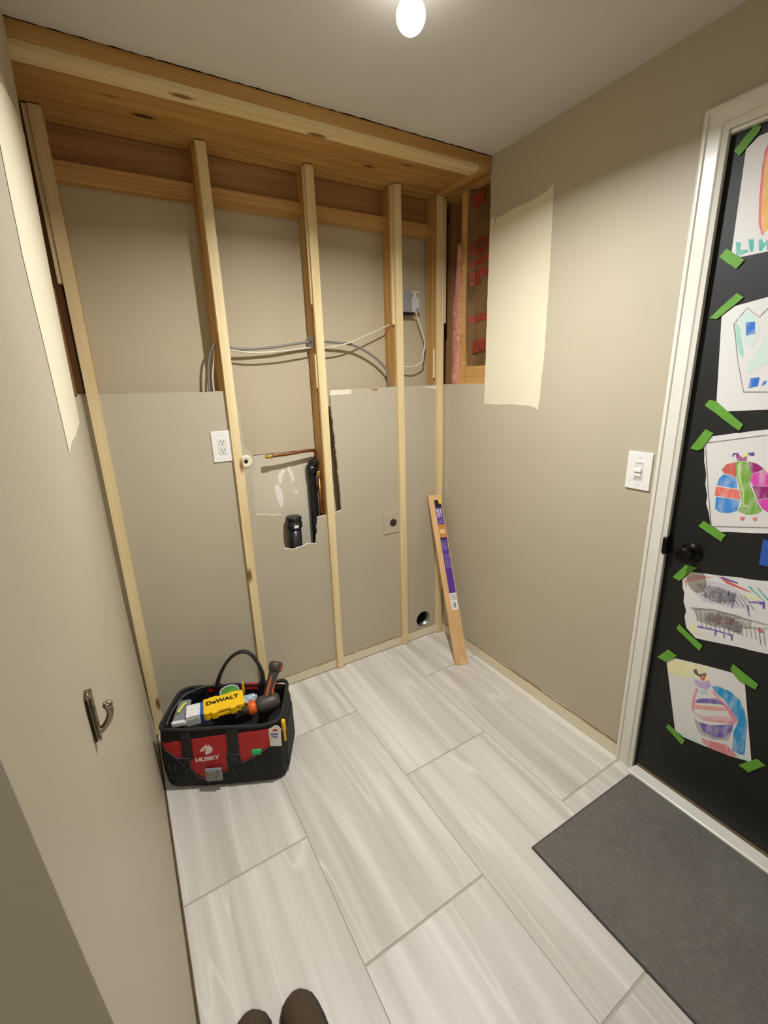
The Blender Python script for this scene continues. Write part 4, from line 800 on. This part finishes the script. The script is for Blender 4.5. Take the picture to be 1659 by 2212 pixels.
for z, s in levels:
    hx, hy = prof_h(z); w = .002*math.sin(z*90)
    pts = ring(z, hx*s+w, hy*s+w); pts = [(x + .004*noise.noise(Vector((x*18, y*18, z*20))), y + .004*noise.noise(Vector((x*20, y*16, z*18+5))), q) for x, y, q in pts]
    rings.append([bm.verts.new(p) for p in pts])
inner = [(.262, .955), (.24, .93), (.18, .91), (.135, .90)]
for z, s in inner:
    hx, hy = prof_h(z); rings.append([bm.verts.new(p) for p in ring(z, hx*s, hy*s)])
for a, b in zip(rings, rings[1:]):
    for k in range(len(a)): bm.faces.new((a[k], a[(k+1) % len(a)], b[(k+1) % len(a)], b[k])).smooth = True
bm.faces.new(rings[0]); bm.faces.new(rings[-1])
link('body', bm, M['black'], bag)
bm = bmesh.new()   # stiff padded mouth rim, right end raised, front left sagging
rp = []
hx, hy = prof_h(.262)
for (x, y, z) in ring(.266, hx*.985, hy*.985, n=64):
    rp.append(Vector((x, y, z + .016*max(0, (x-.36)/.1) * max(0, (y-.13)/.13) + .004*math.sin(x*30))))
rp.append(rp[0]); rp.append(rp[1]); tube(bm, rp, .0078, 8, cap=False); link('mouth_rim', bm, M['black2'], bag)
def front(a, z):
    """y of the outer front skin"""
    hx, hy = prof_h(z); r = min(.999, abs(a-CX)/hx); return CY - hy*(1-r**8)**(1/8)
def patch(name, pts, mat, off=.004, th=.0025, parent=None, label=None, cuts=3):
    bm = bmesh.new(); fs = polyfaces(bm, [pts], lambda u, v: (u, 0, v))
    bmesh.ops.subdivide_edges(bm, edges=bm.edges[:], cuts=cuts, use_grid_fill=True)
    r = bmesh.ops.extrude_face_region(bm, geom=bm.faces[:], use_keep_orig=True)
    nv = {g for g in r['geom'] if isinstance(g, bmesh.types.BMVert)}
    for v in bm.verts:
        b = front(v.co.x, v.co.z) - off
        v.co.y = b if v in nv else b + th + .004
    return link(name, bm, mat, parent or bag, label=label)
patch('red_panel', [(.004, .218), (.09, .226), (.25, .240), (.44, .250), (.455, .232), (.41, .165), (.31, .105), (.25, .08), (.17, .03), (.11, .09), (.06, .150), (.03, .185)], M['redfab'], .0042, label='red front panel')
ptop = [(-.002, .205), (.03, .185), (.062, .157), (.109, .155), (.112, .098), (.135, .060), (.17, .030), (.21, .052), (.250, .083), (.253, .158), (.304, .158), (.307, .113), (.355, .138), (.403, .167), (.44, .190), (.462, .205)]
patch('pocket_panel', [(.464, .010), (-.002, .010)] + ptop, M['black'], .0065, label='black pocket panel', cuts=2)
bm = bmesh.new(); tube(bm, [(a, front(a, z)-.0075, z) for a, z in ptop], .0014, 6); link('piping', bm, M['stitch'], bag)
for a0, a1, z0, z1 in ((.085, .125, .145, .262), (.258, .302, .112, .262)):
    patch('webbing_strap', [(a0, z0), (a1, z0), (a1+.002, z1), (a0+.004, z1)], M['black2'], .0085)
def stitches(segs, r=.0007):
    bm = bmesh.new()
    for s in segs: tube(bm, [(a, front(a, z)-.0092, z) for a, z in s], r, 4)
    return link('stitching', bm, M['stitch'], bag)
stitches([[(.062, .155), (.105, .095)], [(.070, .100), (.112, .155)], [(.062, .155), (.112, .155)], [(.258, .158), (.305, .112)], [(.258, .112), (.305, .158)], [(.258, .158), (.305, .158)]])
stitches([[(.05, .125), (.052, .03)], [(.09, .10), (.092, .03)], [(.165, .030), (.175, .012)], [(.268, .088), (.290, .035)], [(.355, .135), (.378, .05)], [(.03, .13), (.03, .05)]])
# white wolf-head mark and word on the red panel
def onfront(v): return (v.x, front(v.x, v.z) - .0052 - (.0006 if v.y > 0 else 0), v.z)
def fmark(name, pts, mat, off=.0056):
    return patch(name, pts, mat, off, .001, cuts=1)
lw = [(.152, .176), (.160, .188), (.170, .196), (.178, .206), (.181, .198), (.190, .205), (.191, .196), (.202, .190), (.197, .186), (.204, .180), (.196, .178), (.200, .170), (.191, .171), (.190, .163), (.182, .167), (.178, .160), (.173, .170), (.168, .178), (.160, .176)]
fmark('wolf_emblem', lw, M['print'])
fmark('emblem_eye', [(.166, .186), (.178, .191), (.176, .184)], M['redfab'], .0062)
fmark('emblem_snout', [(.160, .179), (.172, .1795), (.180, .176), (.172, .174)], M['redfab'], .0062)
sl = math.radians(6)
def lettering(s, size, a, z, bold, mat, sx, tilt=sl, name='lettering'):
    m4 = Matrix.Translation((a, 0, z)) @ Matrix.Rotation(-tilt, 4, 'Y') @ Matrix.Rotation(PI/2, 4, 'X')
    return text(name, s, size, m4, mat, bag, bold, warp=lambda co: (co.x, front(co.x, co.z)-.0056+co.y*.5, co.z), sx=sx)
lettering('HUSKY', .023, .178, .143, .0010, M['print'], 1.28)
# handle arch at the back
bm = bmesh.new(); hp = spline([(.150, .262, .268), (.172, .262, .325), (.208, .262, .384), (.245, .262, .418), (.282, .262, .430), (.315, .262, .412), (.340, .262, .365), (.352, .262, .315), (.352, .262, .262)], 5)
rr = [.017 - .0055*min(1, min(i, len(hp)-1-i)/9) for i in range(len(hp))]
tube(bm, hp, rr, 10, flat=.6); link('handle', bm, M['black2'], bag)
for a0, a1 in ((.130, .172), (.335, .372)):
    bm = bmesh.new(); vs = bbox(bm, (a0, .252, .15), (a1, .268, .275), .003)
    for v in bm.verts: v.co.x += (CX+.02-v.co.x)*.0
    link('webbing_strap', bm, M['black2'], bag)
bm = bmesh.new(); bbox(bm, (.11, .252, .240), (.33, .262, .274), .005); link('rear_flap', bm, M['redfab'], bag, label='red rear lining')
bm = bmesh.new(); tube(bm, spline([(.02, .04, .262), (.018, .10, .274), (.035, .20, .276), (.10, .245, .277), (.15, .25, .278)], 5), .0028, 6); link('zipper', bm, M['stitch'], bag)
bm = bmesh.new(); tube(bm, spline([(.455, .05, .262), (.462, .10, .268), (.459, .14, .270)], 4), .0030, 8); link('zipper', bm, M['steel'], bag)
# end pocket on the right side
bm = bmesh.new(); vs = bbox(bm, (.452, .03, .020), (.478, .225, .205), .014, 4); link('end_pocket', bm, M['black'], bag)

RB = Matrix.Rotation(BO, 4, 'Z')
def inbag(name, label, cat, loc, rz=0.0, group=None):
    w = Vector(BL_) + (RB @ Vector(loc)); return thing(name, label, cat, w, BO+rz, group)
# floor of junk in the bag is dark; contents from left to right
t = inbag('parts_pouch', 'clear zip pouch with a yellow-green piece, at the left end of the tool bag', 'pouch', (.052, .118, .246), .15)
bm = bmesh.new(); bbox(bm, (-.028, -.07, 0), (.024, .07, .020), .009, 3); link('pouch', bm, M['smoke'], t, smooth=True)
bm = bmesh.new(); tube(bm, spline([(-.012, -.02, .025), (-.004, .005, .028), (.002, .028, .026), (.010, .036, .025)], 4), .0072, 8, flat=.6); link('contents', bm, plain('lime_plastic', srgb(206, 208, 96), .4), t)
bm = bmesh.new(); bbox(bm, (-.026, -.078, .004), (.030, -.062, .024), .004); link('white_edge', bm, M['card'], t)
t = inbag('small_box', 'small white carton with a blue side, beside the yellow case', 'box', (.110, .095, .240), .30)
bm = bmesh.new(); bbox(bm, (-.030, -.040, 0), (.022, .034, .046), .002); link('carton', bm, M['card'], t)
bm = bmesh.new(); bbox(bm, (.0222, -.040, 0), (.040, .034, .046), .002); link('blue_side', bm, M['bluebox'], t)
bm = bmesh.new(); bbox(bm, (-.026, -.0412, .006), (.018, -.0402, .032), .0003); link('clear_window', bm, M['lightbox'], t)
# yellow screwdriver-bit case
t = inbag('bit_case', 'bright yellow plastic bit case with black lettering on the tool bag', 'case', (.222, .118, .262), math.radians(19))
yl, yd, yh = .158, .092, .036
bm = bmesh.new(); bbox(bm, (-yl/2, -yd/2, .0), (yl/2, yd/2, yh*.48), .005, 3); link('case_base', bm, M['yellow'], t)
bm = bmesh.new(); bbox(bm, (-yl/2, -yd/2, yh*.52), (yl/2, yd/2, yh), .006, 3)
bbox(bm, (-yl/2+.012, -yd/2+.010, yh-.001), (yl/2-.012, yd/2-.010, yh+.0018), .001, 2); link('lid', bm, M['yellow'], t)
for x in (-.036, .034):
    bm = bmesh.new(); bbox(bm, (x-.011, -yd/2-.008, yh*.10), (x+.011, -yd/2+.001, yh*.80), .0015, 2); bbox(bm, (x-.011, -yd/2-.008, yh*.72), (x+.011, -yd/2+.006, yh*.90), .0015, 2); link('latch', bm, M['yellow'], t)
for x in (-.04, .04):
    bm = bmesh.new(); bbox(bm, (x-.016, yd/2-.001, yh*.2), (x+.016, yd/2+.006, yh*.9), .002, 2); link('hinge', bm, M['yellow'], t)
bm = bmesh.new()
for x in (-.064, .064): bbox(bm, (x-.006, -yd/2-.004, yh*.05), (x+.006, -yd/2+.001, yh*.95), .001, 2)
link('grip_rib', bm, M['yellow'], t)
text('lettering', 'DeWALT', .031, Matrix.Translation((-.004, .006, yh+.0022)), M['inkblack'], t, .0013, sx=1.02)
# green tub
t = inbag('plastic_tub', 'round green container with a pale translucent lid, behind the yellow case', 'container', (.222, .200, .222))
bm = bmesh.new(); lathe(bm, [(.036, 0), (.040, .060), (.0001, .060)], 28); link('tub', bm, M['green'], t)
bm = bmesh.new(); lathe(bm, [(.0402, .058), (.0402, .062), (.037, .063), (.035, .059), (.0001, .059)], 28); link('lid', bm, M['paleblue'], t)
t = inbag('plastic_packet', 'crumpled pale clear packet beside the drill', 'packet', (.305, .185, .235), .3)
bm = bmesh.new(); bmesh.ops.create_icosphere(bm, subdivisions=3, radius=.03)
for v in bm.verts: v.co = Vector((v.co.x*1.2, v.co.y*.8, v.co.z*.55 + .012)) * (1+.25*noise.noise(v.co*60))
link('packet', bm, M['paleblue'], t)
t = inbag('marker', 'yellow marker tip poking up behind the green container', 'marker', (.270, .235, .20))
bm = bmesh.new(); lathe(bm, [(.006, 0), (.006, .075), (.0045, .083), (.0035, .096), (.0001, .100)], 12); link('marker_body', bm, M['yellow'], t)
# cordless drill: body lying across the mouth, grip standing up to the right
t = inbag('cordless_drill', 'orange and dark grey cordless drill lying in the bag, grip pointing up', 'drill', (.372, .112, .268), math.radians(14))
mb = axisM((-.075, -.012, .004), (1, .10, .02))
bm = bmesh.new(); lathe(bm, [(.0001, 0), (.012, .0), (.015, .006), (.017, .020), (.019, .024)], 20, mb); link('chuck', bm, M['dgrey'], t, smooth=True)
bm = bmesh.new(); lathe(bm, [(.020, .024), (.027, .030), (.029, .040), (.029, .052), (.024, .056), (.020, .056)], 24, mb); link('torque_ring', bm, M['orange'], t, smooth=True)
bm = bmesh.new(); lathe(bm, [(.020, .054), (.031, .060), (.035, .078), (.036, .120), (.033, .138), (.024, .150), (.0001, .153)], 24, mb); link('motor_housing', bm, M['dgrey'], t, smooth=True)
bm = bmesh.new()
for k in range(4): 
    a_ = .9 + k*.25; p = mb @ Vector((math.cos(a_)*.0345, math.sin(a_)*.0345, .112)); bbox(bm, (p.x-.012, p.y-.0025, p.z-.0025), (p.x+.012, p.y+.0025, p.z+.0025), .001)
link('vent_slots', bm, M['inkblack'], t)
bm = bmesh.new(); p0 = mb @ Vector((.02, -.02, .100)); bbox(bm, (p0.x-.020, p0.y-.008, p0.z-.005), (p0.x+.02, p0.y+.006, p0.z+.016), .004); link('accent', bm, M['orange'], t)
g0 = mb @ Vector((0, 0, .100)); g1 = Vector((.070, .060, .112))
gp = spline([g0, g0.lerp(g1, .35)+Vector((-.004, 0, .004)), g0.lerp(g1, .7)+Vector((-.003, 0, .002)), g1], 5)
bm = bmesh.new(); tube(bm, gp, [.022-.004*math.sin(PI*min(1, i/(len(gp)-1)*1.1)) for i in range(len(gp))], 16, flat=.85); link('grip', bm, M['dgrey'], t)
gd = (g1-g0).normalized(); gm = axisM(g1 - gd*.006, gd)
bm = bmesh.new(); lathe(bm, [(.019, 0), (.027, .008), (.029, .020), (.028, .034), (.020, .041), (.0001, .042)], 20, gm); link('grip_base', bm, M['dgrey'], t, smooth=True)
side = gd.cross(Vector((0, 0, 1))).normalized(); up_ = side.cross(gd).normalized()
for s in (-1, 1):
    bm = bmesh.new(); tube(bm, [p + (-up_*.004+side*s*.0) + (Vector((-.40, -.75, .5)).normalized() if s < 0 else Vector((.80, -.45, .4)).normalized())*(.0200-.003*math.sin(PI*i/(len(gp)-1))) for i, p in enumerate(gp[2:])], .0042, 8); link('orange_stripe', bm, M['orange'], t)
bm = bmesh.new(); lathe(bm, [(.0278, .010), (.0296, .014), (.0296, .026), (.0278, .030)], 20, gm @ Matrix.Rotation(.3, 4, 'X'), cap=False); link('orange_band', bm, M['orange'], t, smooth=True)
# things tucked in the front and end pockets
t = inbag('hang_tag_card', 'white hang-tab card with violet print in the right end pocket of the bag', 'card', (.447, -.022, .165), math.radians(-4))
bm = bmesh.new(); plate(bm, [[(-.022, .02), (.022, .02), (.026, .100), (.018, .112), (.004, .116), (-.006, .108), (-.022, .098)], [(-.008, .094), (.004, .100), (.012, .098), (.014, .090), (-.006, .088)]], lambda u, v: (u, 0, v), (0, .0016, 0)); link('card', bm, M['card'], t)
for z, w in ((.072, .016), (.060, .013)): box('print_bar', (-w, -.0008, z), (w-.004, -.0002, z+.007), M['c_violet2'], t)
t = inbag('screwdriver', 'yellow tool handle standing in the right end pocket of the bag', 'tool', (.474, .022, .17))
bm = bmesh.new(); lathe(bm, [(.006, 0), (.006, .045), (.0085, .05), (.0085, .092), (.006, .098), (.0001, .099)], 12); link('tool_handle', bm, M['yellow'], t)
t = inbag('foam_plug', 'bright green rounded plug peeking from the front pocket', 'plug', (.368, -.012, .138))
bm = bmesh.new(); bbox(bm, (-.022, -.006, .0), (.022, .012, .034), .009, 4); link('plug_body', bm, M['teal'], t, smooth=True)
t = inbag('hardware_pack', 'small clear pack with grey hardware in the middle front pocket', 'packet', (.195, -.030, .046))
bm = bmesh.new(); bbox(bm, (-.030, -.002, .0), (.034, .010, .058), .005, 3); link('clear_pack', bm, M['smoke'], t, smooth=True)
bm = bmesh.new(); bbox(bm, (-.022, -.005, .018), (.010, .0, .052), .003); link('grey_part', bm, plain('grey_green_part', srgb(128, 122, 104), .4), t)
bm = bmesh.new(); tube(bm, spline([(.012, -.006, .020), (.022, -.006, .030), (.016, -.006, .044), (.026, -.006, .050)], 4), .0022, 6); bmesh.ops.create_icosphere(bm, subdivisions=2, radius=.004, matrix=Matrix.Translation((.022, -.006, .03))); link('metal_bit', bm, M['nickel'], t)

# ------------------------------------------------------------------ the photographer's shoes
def shoe(label, toe, ang, side):
    t = thing('shoe', label, 'shoe', (toe[0], toe[1], 0), ang, 'brown shoes at the bottom edge')
    # local: +y forward, toe tip at the origin, shoe reaches back along -y
    L = .29; st = [(0.0, .006, .012, 0), (.006, .022, .030, .0), (.018, .035, .043, 0), (.04, .045, .054, 0), (.07, .050, .060, .001), (.11, .050, .070, .003), (.15, .044, .085, .004), (.19, .039, .098, .004), (.23, .038, .100, .002), (.265, .036, .096, 0), (.285, .024, .085, 0), (.29, .006, .07, 0)]
    bm = bmesh.new(); rs = []
    for y, w, h, cx in st:
        r = []
        for k in range(18):
            a = 2*PI*k/18; c, s = math.cos(a), math.sin(a)
            x = w*math.copysign(abs(c)**.8, c); z = .012 + (h-.012)*(max(0, s)**.75) if s > 0 else .012
            r.append(bm.verts.new((cx*side*4 + x*(1 - .25*max(0, s)), -y, z)))
        rs.append(r)
    for a, b in zip(rs, rs[1:]):
        for k in range(18): bm.faces.new((a[k], a[(k+1) % 18], b[(k+1) % 18], b[k])).smooth = True
    bm.faces.new(rs[0]); bm.faces.new(rs[-1]); link('upper', bm, M['brown'], t)
    bm = bmesh.new(); lp = [(cx*side*4 + w*1.05 + .002, -y) for y, w, h, cx in st] + [(cx*side*4 - w*1.05 - .002, -y) for y, w, h, cx in st][::-1]
    lp[0] = (lp[0][0], .003); lp[-1] = (lp[-1][0], .003)
    plate(bm, [lp], lambda u, v: (u, v, .014), (0, 0, -.0135)); link('sole', bm, M['sole'], t)
    bm = bmesh.new(); lathe(bm, [(.026, 0), (.030, .012), (.027, .016), (.022, .012), (.022, -.01)], 20, Matrix.Translation((0, -.235, .094)) @ Matrix.Scale(1.5, 4, Vector((0, 1, 0))), cap=False); link('collar', bm, M['sole'], t)
shoe('right brown suede shoe at the bottom edge, toe pointing away', (.232, -1.226), math.radians(-9), 1)
shoe('left brown suede shoe cut off by the bottom edge, smaller visible toe', (.117, -1.203), math.radians(-7), -1)
